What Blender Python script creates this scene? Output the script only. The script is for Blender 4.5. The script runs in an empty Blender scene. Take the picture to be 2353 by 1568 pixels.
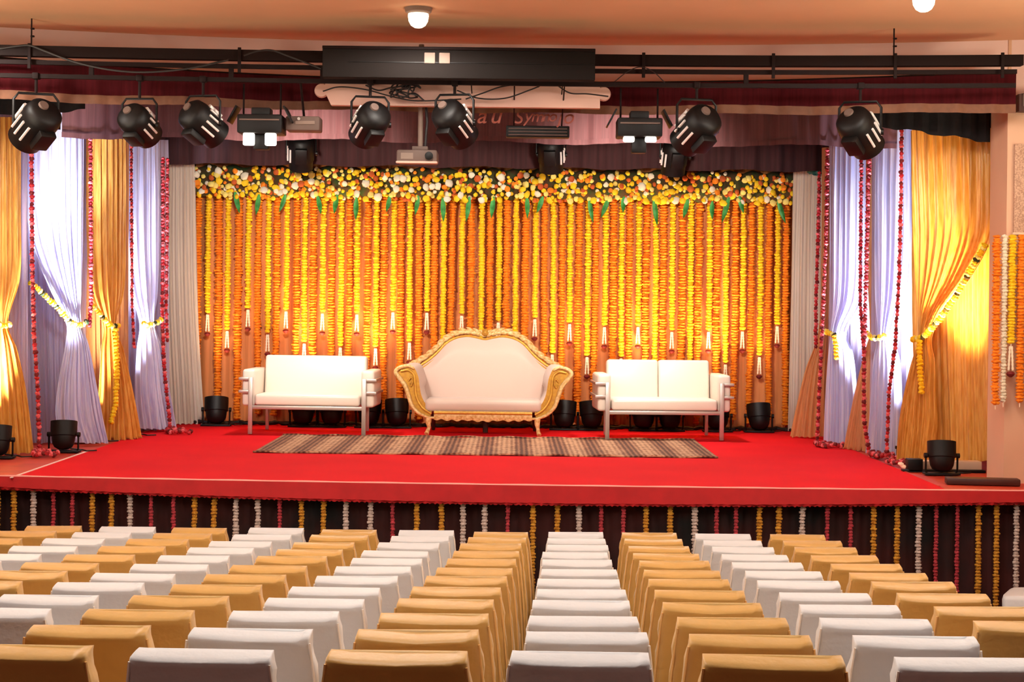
import bpy, bmesh, math, random
import numpy as np
from mathutils import Vector, Matrix
R = math.radians
SC = bpy.context.scene
COL = SC.collection

# ------------------------------------------------------------------ camera
F = 3500.0                       # focal length in pixels of the 2353 x 1568 frame
CAMZ, HOR, ROLL = 2.5, 700.0, 0.012
cR, sR = math.cos(ROLL), math.sin(ROLL)
cam = bpy.data.cameras.new('camera'); cam.sensor_width = 36; cam.lens = 36 * F / 2353
cam.shift_y = -(784 - HOR) / 2353; cam.clip_end = 100
camo = bpy.data.objects.new('camera', cam); COL.objects.link(camo)
camo.matrix_world = Matrix(((cR, -sR, 0, 0), (0, 0, -1, 0), (sR, cR, 0, CAMZ), (0, 0, 0, 1)))
SC.camera = camo

# ------------------------------------------------------------------ world, exposure
w = bpy.data.worlds.new('world'); SC.world = w; w.use_nodes = True
w.node_tree.nodes['Background'].inputs[0].default_value = (1.0, 0.72, 0.55, 1)
w.node_tree.nodes['Background'].inputs[1].default_value = 0.05
SC.view_settings.view_transform = 'Standard'; SC.view_settings.look = 'None'
SC.view_settings.gamma = 1; SC.view_settings.use_curve_mapping = False
SC.view_settings.exposure = 0.0
SC.cycles.max_bounces = 5; SC.cycles.diffuse_bounces = 3; SC.cycles.glossy_bounces = 3; SC.cycles.transmission_bounces = 4
SC.cycles.caustics_reflective = False; SC.cycles.caustics_refractive = False
SC.cycles.use_adaptive_sampling = True; SC.cycles.adaptive_threshold = 0.06; SC.cycles.adaptive_min_samples = 16; SC.cycles.light_sampling_threshold = 0.04
# lamp powers, used in the lamp builders below
P_DOWN, P_FLOOD, P_SPOT, P_PAR, P_WING, P_COVE_FILL = 170, 540, 42, 130, 1500, 420
HALL = (1.0, 0.92, 0.82); COVE_FILL = (1.0, 0.86, 0.64); WARM = (1.0, 0.82, 0.62); WARMER = (1.0, 0.66, 0.30); COOL = (0.74, 0.82, 1.0); SOFTW = (1.0, 0.90, 0.78)

# ------------------------------------------------------------------ measuring helpers
ZS = 1.08                        # stage top
def ray(px, py):
    u = (px - 1176.5) / F; v = -(py - HOR) / F
    return (u * cR - v * sR, 1.0, u * sR + v * cR)
def at(px, py, D):
    d = ray(px, py)
    return Vector((d[0] * D, D, CAMZ + d[2] * D))
def on_panel(px, py, P0, P1):
    d = ray(px, py); dx, dy = P1[0] - P0[0], P1[1] - P0[1]; L = math.hypot(dx, dy)
    n = (-dy / L, dx / L)
    s = (n[0] * P0[0] + n[1] * P0[1]) / (n[0] * d[0] + n[1] * d[1])
    p = (d[0] * s, s, CAMZ + d[2] * s)
    t = ((p[0] - P0[0]) * dx + (p[1] - P0[1]) * dy) / L
    return t, p[2]
def floor_z(D):
    t = max(0.0, 11.2 - D)
    return 0.0747 * t + 0.0033 * t * t
def edge_d(x):                   # the stage's front edge
    return 11.85 + 0.006 * (x - 1.8) ** 2
ORD = ['first', 'second', 'third', 'fourth', 'fifth', 'sixth', 'seventh', 'eighth', 'ninth', 'tenth', 'eleventh', 'twelfth', 'thirteenth',
       'fourteenth', 'fifteenth', 'sixteenth', 'seventeenth', 'eighteenth', 'nineteenth', 'twentieth']
def ordn(i):
    if i < 20: return ORD[i]
    t = {2: 'twenty', 3: 'thirty', 4: 'forty'}[(i + 1) // 10]
    r = (i + 1) % 10
    return {'twenty': 'twentieth', 'thirty': 'thirtieth', 'forty': 'fortieth'}[t] if r == 0 else t + '-' + ORD[r - 1]

# ------------------------------------------------------------------ object helpers
def tag(o, label, cat, group=None, kind=None):
    if label: o['label'] = label
    if cat: o['category'] = cat
    if group: o['group'] = group
    if kind: o['kind'] = kind
    return o
def thing(name, label, cat, loc=(0, 0, 0), rotz=0.0, group=None):
    o = bpy.data.objects.new(name, None); COL.objects.link(o); o.empty_display_size = 0.1
    o.location = loc; o.rotation_euler = (0, 0, rotz)
    return tag(o, label, cat, group)
def link(name, me, parent=None, loc=None):
    o = bpy.data.objects.new(name, me); COL.objects.link(o)
    if parent: o.parent = parent
    if loc is not None: o.location = loc
    return o
def copy_tree(o, parent=None):
    c = o.copy(); COL.objects.link(c); c.parent = parent
    for ch in o.children: copy_tree(ch, c)
    return c
class MB:
    def __init__(s): s.v = []; s.f = []; s.m = []
    def add(s, v, f, mi=0):
        b = len(s.v); s.v += [tuple(p) for p in v]; s.f += [tuple(i + b for i in q) for q in f]; s.m += [mi] * len(f); return s
    def box(s, c, d, bev=0.0, rot=None, mi=0, seg=2):
        bm = bmesh.new(); bmesh.ops.create_cube(bm, size=1)
        bmesh.ops.scale(bm, vec=d, verts=bm.verts)
        if bev > 0: bmesh.ops.bevel(bm, geom=list(bm.edges), offset=min(bev, min(d) * .49), segments=seg, affect='EDGES', profile=.5)
        M = Matrix.Translation(c) @ (rot.to_4x4() if rot is not None else Matrix.Identity(4))
        bm.verts.ensure_lookup_table(); bm.verts.index_update()
        s.add([M @ v.co for v in bm.verts], [[v.index for v in f.verts] for f in bm.faces], mi); bm.free(); return s
    def tube(s, pts, r, seg=8, mi=0, cap=True, flat=1.0):
        pts = [Vector(p) for p in pts]; n = len(pts); rr = r if hasattr(r, '__len__') else [r] * n
        V = []; up = Vector((0, 0, 1)); prev = None
        for i, p in enumerate(pts):
            t = (pts[min(i + 1, n - 1)] - pts[max(i - 1, 0)]).normalized()
            a = prev if prev is not None else (Vector((1, 0, 0)) if abs(t.x) < .9 else up)
            a = (a - t * a.dot(t)).normalized(); prev = a; b = t.cross(a)
            for k in range(seg):
                q = 2 * math.pi * k / seg
                V.append(p + a * (math.cos(q) * rr[i]) + b * (math.sin(q) * rr[i] * flat))
        Fc = [(i * seg + k, i * seg + (k + 1) % seg, (i + 1) * seg + (k + 1) % seg, (i + 1) * seg + k) for i in range(n - 1) for k in range(seg)]
        if cap: Fc += [tuple(range(seg))[::-1], tuple((n - 1) * seg + k for k in range(seg))]
        return s.add(V, Fc, mi)
    def lathe(s, prof, seg=16, M=None, mi=0, cap=True):
        V = []
        for r, z in prof:
            for k in range(seg):
                q = 2 * math.pi * k / seg; p = Vector((r * math.cos(q), r * math.sin(q), z))
                V.append(M @ p if M is not None else p)
        n = len(prof)
        Fc = [(i * seg + k, i * seg + (k + 1) % seg, (i + 1) * seg + (k + 1) % seg, (i + 1) * seg + k) for i in range(n - 1) for k in range(seg)]
        if cap: Fc += [tuple(range(seg))[::-1], tuple((n - 1) * seg + k for k in range(seg))]
        return s.add(V, Fc, mi)
    def sheet(s, nu, nv, fn, mi=0, wrap=False):
        V = [fn(i / nu, j / nv) for j in range(nv + 1) for i in range(nu + (0 if wrap else 1))]
        W = nu if wrap else nu + 1
        Fc = [(j * W + i, j * W + (i + 1) % W, (j + 1) * W + (i + 1) % W, (j + 1) * W + i) for j in range(nv) for i in range(nu)]
        return s.add(V, Fc, mi)
    def prism(s, poly, y0, y1, mi=0):      # polygon in x,z extruded along y
        n = len(poly)
        V = [(x, y0, z) for x, z in poly] + [(x, y1, z) for x, z in poly]
        return s.add(V, [tuple(range(n)), tuple(range(n, 2 * n))[::-1]] + [(i, i + n, (i + 1) % n + n, (i + 1) % n) for i in range(n)], mi)
    def mesh(s, name, mats, smooth=True, ang=40):
        me = bpy.data.meshes.new(name); me.from_pydata(s.v, [], s.f)
        for m in (mats if isinstance(mats, (list, tuple)) else [mats]): me.materials.append(m)
        if any(s.m): me.polygons.foreach_set('material_index', s.m)
        bm = bmesh.new(); bm.from_mesh(me); bmesh.ops.recalc_face_normals(bm, faces=bm.faces); bm.to_mesh(me); bm.free()
        if smooth:
            me.shade_smooth(); me.set_sharp_from_angle(angle=R(ang))
        me.update(); return me
    def build(s, name, mats, parent=None, smooth=True, ang=40, loc=None):
        return link(name, s.mesh(name, mats, smooth, ang), parent, loc)

# ------------------------------------------------------------------ materials
def lin(c):
    return tuple(((x / 255) / 12.92 if x <= 10 else ((x / 255 + .055) / 1.055) ** 2.4) for x in c) + (1,)
def mat(name, rgb, rough=.6, metal=0.0, var=0.0, vscale=8.0, bump=0.0, bscale=60.0, trans=0.0, sheen=0.0, spec=.5, stretch=None, rgb2=None, emit=None, coat=0.0):
    m = bpy.data.materials.new(name); m.use_nodes = True; nt = m.node_tree; N = nt.nodes; L = nt.links
    p = N['Principled BSDF']; out = N['Material Output']
    c = lin(rgb); p.inputs['Base Color'].default_value = c
    p.inputs['Roughness'].default_value = rough; p.inputs['Metallic'].default_value = metal
    p.inputs['Specular IOR Level'].default_value = spec; p.inputs['Sheen Weight'].default_value = sheen
    p.inputs['Coat Weight'].default_value = coat
    if emit: p.inputs['Emission Color'].default_value = lin(emit[0]); p.inputs['Emission Strength'].default_value = emit[1]
    if var or bump:
        tc = N.new('ShaderNodeTexCoord'); mp = N.new('ShaderNodeMapping'); L.new(tc.outputs['Object'], mp.inputs[0])
        if stretch: mp.inputs['Scale'].default_value = stretch
    colsock = None
    if var:
        no = N.new('ShaderNodeTexNoise'); no.inputs['Scale'].default_value = vscale; no.inputs['Detail'].default_value = 3
        L.new(mp.outputs[0], no.inputs['Vector'])
        cr = N.new('ShaderNodeValToRGB'); L.new(no.outputs['Fac'], cr.inputs[0])
        d = lin(rgb2) if rgb2 else tuple(x * (1 - var) for x in c[:3]) + (1,)
        cr.color_ramp.elements[0].position = .32; cr.color_ramp.elements[0].color = d
        cr.color_ramp.elements[1].position = .66; cr.color_ramp.elements[1].color = c
        L.new(cr.outputs[0], p.inputs['Base Color']); colsock = cr.outputs[0]
    if bump:
        nb = N.new('ShaderNodeTexNoise'); nb.inputs['Scale'].default_value = bscale; L.new(mp.outputs[0], nb.inputs['Vector'])
        bp = N.new('ShaderNodeBump'); bp.inputs['Strength'].default_value = bump; bp.inputs['Distance'].default_value = .02
        L.new(nb.outputs['Fac'], bp.inputs['Height']); L.new(bp.outputs[0], p.inputs['Normal'])
    if trans:
        tr = N.new('ShaderNodeBsdfTranslucent'); tr.inputs[0].default_value = c
        if colsock: L.new(colsock, tr.inputs[0])
        mx = N.new('ShaderNodeMixShader'); mx.inputs[0].default_value = trans
        L.new(p.outputs[0], mx.inputs[1]); L.new(tr.outputs[0], mx.inputs[2]); L.new(mx.outputs[0], out.inputs[0])
    return m
M = {}
M['ceil'] = mat('ceiling plaster', (224, 178, 138), .9, var=.08, vscale=1.2)
M['wall'] = mat('wall plaster', (244, 212, 204), .9, var=.08, vscale=2)
M['pillar'] = mat('tan pillar plaster', (218, 174, 144), .9, var=.08, vscale=2)
M['hallwall'] = mat('brown hall wall plaster', (150, 104, 78), .9, var=.08, vscale=2)
M['darkwall'] = mat('stage house paint', (46, 30, 28), .95)
M['floor'] = mat('hall floor', (96, 40, 28), .7, var=.4, vscale=3, bump=.2, bscale=120)
M['deck'] = mat('stage deck', (204, 58, 36), .55, var=.25, vscale=4)
M['carpet'] = mat('red carpet', (226, 26, 36), .9, var=.10, vscale=1.5, bump=.25, bscale=350, spec=.08)
M['fascia'] = mat('red fascia cloth', (168, 16, 22), .7, var=.15, vscale=9, spec=.3)
M['nosing'] = mat('nosing metal', (255, 176, 166), .3, spec=.7)
M['tape'] = mat('white tape', (240, 215, 205), .5)
M['skirt'] = mat('stage front cloth', (66, 18, 16), .85, var=.75, vscale=2.2, rgb2=(14, 10, 12))
M['chair_white'] = mat('white chair cloth', (214, 214, 217), .55, var=.05, vscale=6, bump=.12, bscale=30, sheen=.2)
M['chair_gold'] = mat('gold chair cloth', (208, 160, 84), .45, var=.14, vscale=7, bump=.12, bscale=30, sheen=.2)
M['seam_white'] = mat('white seam', (246, 236, 226), .5)
M['seam_gold'] = mat('gold seam', (232, 180, 110), .45)
M['white_drape'] = mat('white satin drape', (228, 226, 248), .38, var=.12, vscale=3, stretch=(14, 14, .6), trans=.25, sheen=.3, rgb2=(196, 194, 236))
M['sheer'] = mat('sheer drape', (208, 192, 216), .6, var=.12, vscale=4, stretch=(12, 12, .5), trans=.35)
M['gold_drape'] = mat('gold satin drape', (236, 178, 84), .36, var=.22, vscale=4, stretch=(14, 14, 1.2), trans=.18, sheen=.2, rgb2=(212, 140, 48))
M['gold_sheer'] = mat('peach gold sheer', (232, 168, 110), .5, var=.15, vscale=4, stretch=(14, 14, .8), trans=.35)
M['grey_drape'] = mat('grey beige drape', (216, 200, 184), .7, var=.12, vscale=4, stretch=(16, 16, .4), trans=.1)
M['backcloth'] = mat('backdrop cloth', (220, 136, 76), .75, var=.25, vscale=3, stretch=(10, 10, .4))
M['yellow'] = mat('yellow marigold', (255, 222, 34), .7, var=.5, vscale=40, rgb2=(250, 192, 12), trans=.15)
M['orange'] = mat('orange marigold', (252, 152, 22), .75, var=.5, vscale=40, rgb2=(236, 116, 12), trans=.1)
M['white_fl'] = mat('white blossom', (250, 240, 214), .7, var=.2, vscale=40, trans=.15)
M['yellow_shaded'] = mat('shaded yellow marigold', (206, 150, 44), .8, var=.5, vscale=40, rgb2=(176, 112, 20))  # stage-front yellow, white and pink: shade below the stage put into the colour
M['white_f'] = mat('shaded white blossom', (206, 186, 178), .8, var=.25, vscale=40)
M['pink_f'] = mat('shaded pink carnation', (184, 54, 66), .8, var=.4, vscale=40)
M['cream_fl'] = mat('cream blossom', (250, 226, 120), .7, var=.3, vscale=40)
M['dorange'] = mat('dark orange blossom', (206, 92, 28), .75, var=.4, vscale=40)
M['pink_fl'] = mat('pink carnation', (226, 70, 84), .75, var=.4, vscale=40)
M['rose'] = mat('red rose petal', (190, 22, 34), .7, var=.4, vscale=40)
M['rose_pale'] = mat('pale rose petal', (222, 92, 96), .7)
M['maroon_rose'] = mat('maroon rose', (110, 14, 16), .75)
M['tuberose'] = mat('tuberose bud', (248, 228, 200), .6)
M['leaf'] = mat('palm leaf', (84, 196, 104), .5, var=.6, vscale=9, rgb2=(30, 110, 40), trans=.3)
M['moss'] = mat('dark foliage', (74, 40, 16), .9, var=.6, vscale=14, rgb2=(34, 60, 18))
M['black'] = mat('black metal', (13, 9, 9), .5, spec=.3, var=.3, vscale=10)
M['blackbox'] = mat('black painted panel', (26, 20, 18), .8, spec=.15)
M['truss'] = mat('dark truss steel', (24, 8, 7), .7, spec=.2)
M['fin'] = mat('lamp cooling fin', (235, 228, 224), .35, metal=.2)
M['chrome'] = mat('brushed chrome', (196, 186, 180), .38, metal=.75)
M['glass'] = mat('lamp lens', (190, 190, 200), .1, spec=.8)
M['grey_metal'] = mat('grey metal', (104, 84, 76), .6, spec=.3)
M['plate'] = mat('pale plate', (132, 110, 98), .7)
M['maroon'] = mat('maroon velvet', (74, 16, 22), .9, var=.35, vscale=5, stretch=(10, 10, .6), spec=.1)
M['band'] = mat('gold band', (120, 74, 48), .7, var=.2, vscale=18)
M['mauve'] = mat('mauve border cloth', (108, 64, 66), .8, var=.25, vscale=4, stretch=(12, 12, .4))
M['darkborder'] = mat('dark border cloth', (62, 26, 28), .9, var=.4, vscale=4, stretch=(12, 12, .4))
M['blackcloth'] = mat('black masking cloth', (24, 20, 24), .9, var=.4, vscale=25)
M['screen'] = mat('screen casing', (216, 172, 156), .7)
M['letter'] = mat('brown sign letter', (168, 84, 66), .5)
M['leather'] = mat('white leather', (230, 216, 202), .32, spec=.5, bump=.04, bscale=90)
M['uphol'] = mat('cream upholstery', (208, 180, 166), .5, sheen=.3, bump=.05, bscale=140)
M['giltw'] = mat('gilded wood', (214, 164, 62), .35, metal=.45, var=.3, vscale=30, rgb2=(196, 140, 60))
M['giltcream'] = mat('cream carved wood', (236, 204, 146), .4, var=.25, vscale=40, rgb2=(198, 146, 76))
M['darkwood'] = mat('dark wood', (70, 30, 22), .5, var=.3, vscale=6)
M['speck'] = mat('perforated panel', (206, 168, 140), .85, var=.5, vscale=90, rgb2=(158, 118, 96))
M['plinth'] = mat('pale plinth', (222, 190, 160), .7)
M['teal'] = mat('teal plastic', (40, 120, 110), .35, var=.5, vscale=14)
M['cable'] = mat('black cable', (22, 12, 12), .6)
M['lamp_on'] = mat('lit dome glass', (255, 245, 225), .4, emit=((255, 236, 205), 5.0))
M['tube_on'] = mat('lit tube', (255, 250, 240), .4, emit=((255, 248, 235), 4.0))

def rug_material():
    m = mat('woven rug', (150, 100, 72), .9, bump=.3, bscale=200); nt = m.node_tree; N = nt.nodes; L = nt.links
    tc = N.new('ShaderNodeTexCoord')
    def wave(sc, dist, rot):
        mp = N.new('ShaderNodeMapping'); mp.inputs['Rotation'].default_value = (0, 0, rot); L.new(tc.outputs['Object'], mp.inputs[0])
        wv = N.new('ShaderNodeTexWave'); wv.inputs['Scale'].default_value = sc; wv.inputs['Distortion'].default_value = dist
        wv.inputs['Detail'].default_value = 2; wv.inputs['Detail Scale'].default_value = 3; L.new(mp.outputs[0], wv.inputs['Vector']); return wv
    a = wave(.9, 1.2, 0); b = wave(5.5, 4.0, R(90)); c = wave(6.5, 2.0, 0)
    mx = N.new('ShaderNodeMath'); mx.operation = 'MULTIPLY'; L.new(a.outputs['Fac'], mx.inputs[0]); L.new(b.outputs['Fac'], mx.inputs[1])
    ad = N.new('ShaderNodeMath'); ad.operation = 'MULTIPLY_ADD'; L.new(c.outputs['Fac'], ad.inputs[0]); ad.inputs[1].default_value = .45; L.new(mx.outputs[0], ad.inputs[2])
    cr = N.new('ShaderNodeValToRGB'); L.new(ad.outputs[0], cr.inputs[0])
    e = cr.color_ramp.elements; e[0].position = .12; e[0].color = lin((84, 46, 34)); e[1].position = .95; e[1].color = lin((206, 160, 124))
    x = cr.color_ramp.elements.new(.5); x.color = lin((150, 100, 72))
    L.new(cr.outputs[0], N['Principled BSDF'].inputs['Base Color']); return m
M['rug'] = rug_material()

# ------------------------------------------------------------------ lamps
def lamp(kind, name, loc, power, color, parent, aim=None, size=.2, angle=60, blend=.6, size_y=None):
    l = bpy.data.lights.new(name, kind); l.energy = power; l.color = color
    if kind == 'AREA':
        l.size = size
        if size_y: l.shape = 'RECTANGLE'; l.size_y = size_y
    elif kind == 'SPOT': l.spot_size = R(angle); l.spot_blend = blend; l.shadow_soft_size = size
    else: l.shadow_soft_size = size
    o = bpy.data.objects.new(name, l); COL.objects.link(o)
    pw = parent.matrix_basis if parent else Matrix.Identity(4)
    q = (Vector(aim) - Vector(loc)).to_track_quat('-Z', 'Y') if aim is not None else Vector((0, 0, -1)).to_track_quat('-Z', 'Y')
    mw = Matrix.Translation(loc) @ q.to_matrix().to_4x4()
    if parent: o.parent = parent
    o.matrix_basis = pw.inverted() @ mw
    return o

# ================================================================== THE SETTING
CEIL = 4.72
def struct(o): o['kind'] = 'structure'; return o
XL, XR = -7.2, 7.2
ys = [18.4, 14, 12.6, 11.6, 11.2] + [11.2 - .5 * i for i in range(1, 31)]
struct(MB().sheet(6, len(ys) - 1, lambda u, v: (XL + (XR - XL) * u, ys[int(round(v * (len(ys) - 1)))], floor_z(ys[int(round(v * (len(ys) - 1)))]))).build('floor', M['floor'], ang=5))
def head_d(x): return 13.0 - .03 * min(abs(x), 6) ** 2
struct(MB().sheet(24, 2, lambda u, v: (XL + (XR - XL) * u, -4 + v * (head_d(XL + (XR - XL) * u) + 4), CEIL)).build('ceiling', M['ceil']))
struct(MB().sheet(24, 2, lambda u, v: (XL + (XR - XL) * u, head_d(XL + (XR - XL) * u), 4.2 + v * (CEIL - 4.2))).build('wall_header', M['wall']))
struct(MB().box((XL - .1, 7, 2.4), (.2, 22.5, 6)).build('wall_left', M['hallwall'], smooth=False))
struct(MB().box((XR + .1, 7, 2.4), (.2, 22.5, 6)).build('wall_right', M['hallwall'], smooth=False))
struct(MB().box((0, -4.1, 3.0), (14.6, .2, 5)).build('wall_rear', M['hallwall'], smooth=False))
struct(MB().box((0, 18.5, 2.9), (14.6, .2, 4.6)).build('wall_stage_back', M['darkwall'], smooth=False))
struct(MB().box((0, 15.8, 4.85), (14.4, 5.6, .1)).build('ceiling_stage', M['darkwall'], smooth=False))
struct(MB().box((5.6, 12.72, ZS + (CEIL - ZS) / 2), (3.1, .44, CEIL - ZS)).build('wall_proscenium_right', M['pillar'], smooth=False))
struct(MB().box((-6.05, 12.9, ZS + (CEIL - ZS) / 2), (2.3, .44, CEIL - ZS)).build('wall_proscenium_left', M['pillar'], smooth=False))
struct(MB().box((0, 18.2, ZS + .06), (7.4, .04, .12)).build('trim_1', M['blackcloth'], smooth=False))

# ceiling downlights, a regular grid over the hall
k = 0
for ri, yy in enumerate((11.45, 9.3, 7.0, 4.7, 2.0)):
    for j, xx in enumerate((-4.3, -.73, 2.84)):
        lab = ('round ceiling light glowing above the black panel' if j == 1 else 'round ceiling light cut off by the top right edge') if yy > 11 and j else f'round ceiling light out of view over the hall, {ORD[ri]} row, {("left", "middle", "right")[j]}'
        t = thing('ceiling_light', lab, 'light', (xx, yy - (.85 if j == 2 and yy > 11 else 0), CEIL), group='ceiling lights over the hall')
        MB().lathe([(.075, -.045), (.098, -.03), (.105, 0)], 24, Matrix.Translation((0, 0, 0))).build('rim', M['plate'], t)
        MB().lathe([(.004, -.15), (.03, -.146), (.055, -.13), (.072, -.1), (.078, -.06), (.074, -.03)], 24).build('dome', M['lamp_on'], t)
        lamp('SPOT', 'downlight', (xx, t.location.y, CEIL - .24), P_DOWN * (.35, .5, .6, .9, .16)[ri], HALL, t, aim=(xx, t.location.y, 0), size=.1, angle=180, blend=.12)

# unseen cove ledges and strips, added as fill to brighten the ceiling
for i, sx in enumerate((-1, 1)):
    t = thing('added_cove_ledge', ['added unseen cove ledge along the left hall wall', 'added unseen cove ledge along the right hall wall'][i], 'ledge', (sx * 7.0, 8.9, 4.05))
    MB().box((0, 0, 0), (.36, 6.8, .06), .01).build('shelf', M['wall'], t)
    MB().box((-sx * .17, 0, .06), (.03, 6.8, .1), .006).build('lip', M['wall'], t)
    lamp('AREA', 'cove_fill_light', (sx * 7.0, 8.9, 4.1), P_COVE_FILL, COVE_FILL, t, aim=(sx * 6.4, 8.9, 4.72), size=.2, size_y=6.6)
# ------------------------------------------------------------------ stage
st = thing('stage_platform', 'raised stage with red cloth edge and dark draped front', 'stage')
def deckpoly():
    xs = [-7.1 + 14.2 * i / 40 for i in range(41)]
    top = [(x, edge_d(x)) for x in xs] + [(7.1, 18.35), (-7.1, 18.35)]
    n = len(top); V = [(x, y, ZS) for x, y in top] + [(x, y, ZS - .1) for x, y in top]
    return V, [tuple(range(n)), tuple(range(n, 2 * n))[::-1]] + [(i, (i + 1) % n, (i + 1) % n + n, i + n) for i in range(n)]
MB().add(*deckpoly()).build('deck', M['deck'], st, smooth=False)
def fas(u, v):
    x = -6.5 + 13 * u; h = max(.07, .13 - .0032 * x * x) + .002 * math.sin(x * 60)
    return (x, edge_d(x) - .012 - .05 * v + .006 * math.sin(x * 9) * v, ZS + .012 - h * v)
MB().sheet(360, 5, fas).build('fascia_cloth', M['fascia'], st)
def fringe(u, v):
    x = -6.5 + 13 * u; h = max(.07, .13 - .0032 * x * x)
    return (x, edge_d(x) - .05 + .008 * math.sin(x * 70), ZS + .012 - h - .022 * v * (1 + .25 * math.sin(x * 160)) + .004)
MB().sheet(900, 2, fringe).build('fringe', M['fascia'], st)
def nos(x): return (x, edge_d(x) - .004, ZS + .014 + .0015 * math.sin(x * 11))
MB().tube([nos(-6.5 + 13 * i / 160) for i in range(161)], .008, 6).build('nosing', M['nosing'], st)
MB().sheet(500, 6, lambda u, v: (-6.6 + 13.2 * u, edge_d(-6.6 + 13.2 * u) + .13 + .022 * math.sin((-6.6 + 13.2 * u) * 34) + .012 * math.sin((-6.6 + 13.2 * u) * 13 + v * 2), (ZS - .1) * (1 - v))).build('skirting', M['skirt'], st)

cp = thing('red_carpet', 'bright red carpet covering the middle of the stage', 'carpet')
def carpet(u, v):
    x = -3.92 + 7.35 * u; return (x, edge_d(x) + .008 + v * (17.75 - edge_d(x)), ZS + .006)
MB().sheet(20, 6, carpet).build('pile', M['carpet'], cp)
a, b = at(48, 1096, 12.02), at(134, 1064, 13.2)
MB().box((-3.93, 13.1, ZS + .008), (.02, 2.2, .006)).build('edge_tape', M['tape'], cp, smooth=False)
MB().box((3.44, 12.9, ZS + .006), (.02, 1.4, .006)).build('edge_tape', M['deck'], cp, smooth=False)

rg = thing('woven_rug', 'brown patterned woven rug lying before the sofas', 'rug', (-.23, 15.14, ZS + .009))
def rugf(u, v):
    return (-2.17 + 4.34 * u, -.93 + 1.86 * v, .006 + .006 * math.sin(u * 40) * (1 if v in (0, 1) else .3))
MB().sheet(120, 12, rugf).build('weave', M['rug'], rg)
MB().tube([(-2.17 + 4.34 * i / 60, -.93, .008 + .005 * math.sin(i)) for i in range(61)], .009, 5).build('hem', M['rug'], rg)
MB().tube([(-2.17 + 4.34 * i / 60, .93, .008 + .005 * math.sin(i)) for i in range(61)], .009, 5).build('hem', M['rug'], rg)

# ------------------------------------------------------------------ flower strands
def strand(name, path, rad, pitch, seed, mats, parent=None, alt=None, seg=8, rough=.1):
    rng = np.random.default_rng(seed)
    P = np.array([tuple(p) for p in path], float)
    d = np.r_[0, np.cumsum(np.linalg.norm(np.diff(P, axis=0), axis=1))]
    n = max(2, int(d[-1] / pitch)); m = n * 3
    s = np.linspace(0, d[-1], m + 1)
    C = np.stack([np.interp(s, d, P[:, i]) for i in range(3)], 1)
    T = np.gradient(C, axis=0); T /= np.linalg.norm(T, axis=1)[:, None] + 1e-9
    ref = np.tile(np.array([0.31, 0.95, 0.0]), (m + 1, 1)); A = np.cross(T, ref); A /= np.linalg.norm(A, axis=1)[:, None] + 1e-9
    B = np.cross(T, A)
    fl = np.minimum(np.arange(m + 1) // 3, n - 1)
    fj = 1 + rng.uniform(-.14, .14, n); off = rng.uniform(-.12, .12, (n, 2)) * rad
    ph = np.array([.56, 1.0, .95])[np.arange(m + 1) % 3]
    rr = rad * ph * fj[fl]
    q = 2 * math.pi * np.arange(seg) / seg
    jit = 1 + rng.uniform(-rough, rough, (m + 1, seg))
    cx = (np.cos(q)[None] * jit * rr[:, None] + off[fl][:, :1]); cy = (np.sin(q)[None] * jit * rr[:, None] + off[fl][:, 1:])
    V = C[:, None, :] + A[:, None, :] * cx[..., None] + B[:, None, :] * cy[..., None]
    V += T[:, None, :] * (rng.uniform(-.18, .18, (m + 1, seg)) * pitch)[..., None]
    V = V.reshape(-1, 3)
    i = np.arange(m)[:, None]; kk = np.arange(seg)[None]
    Fq = np.stack([i * seg + kk, i * seg + (kk + 1) % seg, (i + 1) * seg + (kk + 1) % seg, (i + 1) * seg + kk], -1).reshape(-1, 4)
    mi = np.repeat(np.minimum(np.arange(m) // 3, n - 1), seg)
    mi = np.array([alt(int(x)) for x in mi]) if alt else np.zeros(len(Fq), int)
    faces = Fq.tolist() + [list(range(seg))[::-1], [m * seg + x for x in range(seg)]]
    me = bpy.data.meshes.new(name); me.from_pydata(V.tolist(), [], faces)
    for x in (mats if isinstance(mats, list) else [mats]): me.materials.append(x)
    me.polygons.foreach_set('material_index', mi.tolist() + [0, 0])
    bm = bmesh.new(); bm.from_mesh(me); bmesh.ops.recalc_face_normals(bm, faces=bm.faces); bm.to_mesh(me); bm.free()
    o = link(name, me, parent); o['kind'] = 'stuff' if parent else 'thing'
    return o

# garlands along the stage front
fx = [(0, 'y'), (37, 'y'), (82, 'w'), (128, 'p'), (172, 'p'), (218, 'y'), (262, 'y'), (304, 'w'), (352, 'p'), (404, 'p'), (453, 'y'), (498, 'y'), (548, 'w'),
      (598, 'w'), (648, 'p'), (698, 'y'), (749, 'y'), (801, 'w'), (858, 'w'), (908, 'p'), (963, 'y'), (1020, 'y'), (1070, 'w'), (1120, 'w'), (1173, 'p'),
      (1231, 'y'), (1286, 'y'), (1336, 'w'), (1387, 'p'), (1439, 'p'), (1491, 'y'), (1546, 'y'), (1602, 'w'), (1652, 'p'), (1697, 'p'), (1751, 'y'), (1796, 'y'),
      (1850, 'w'), (1907, 'p'), (1960, 'p'), (2013, 'y'), (2068, 'y'), (2118, 'w'), (2158, 'p'), (2206, 'p'), (2254, 'y'), (2296, 'y'), (2342, 'w')]
cn = {'y': ('yellow marigold', 'yellow_shaded'), 'w': ('white blossom', 'white_f'), 'p': ('pink carnation', 'pink_f')}; cnt = {'y': 0, 'w': 0, 'p': 0}
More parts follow.
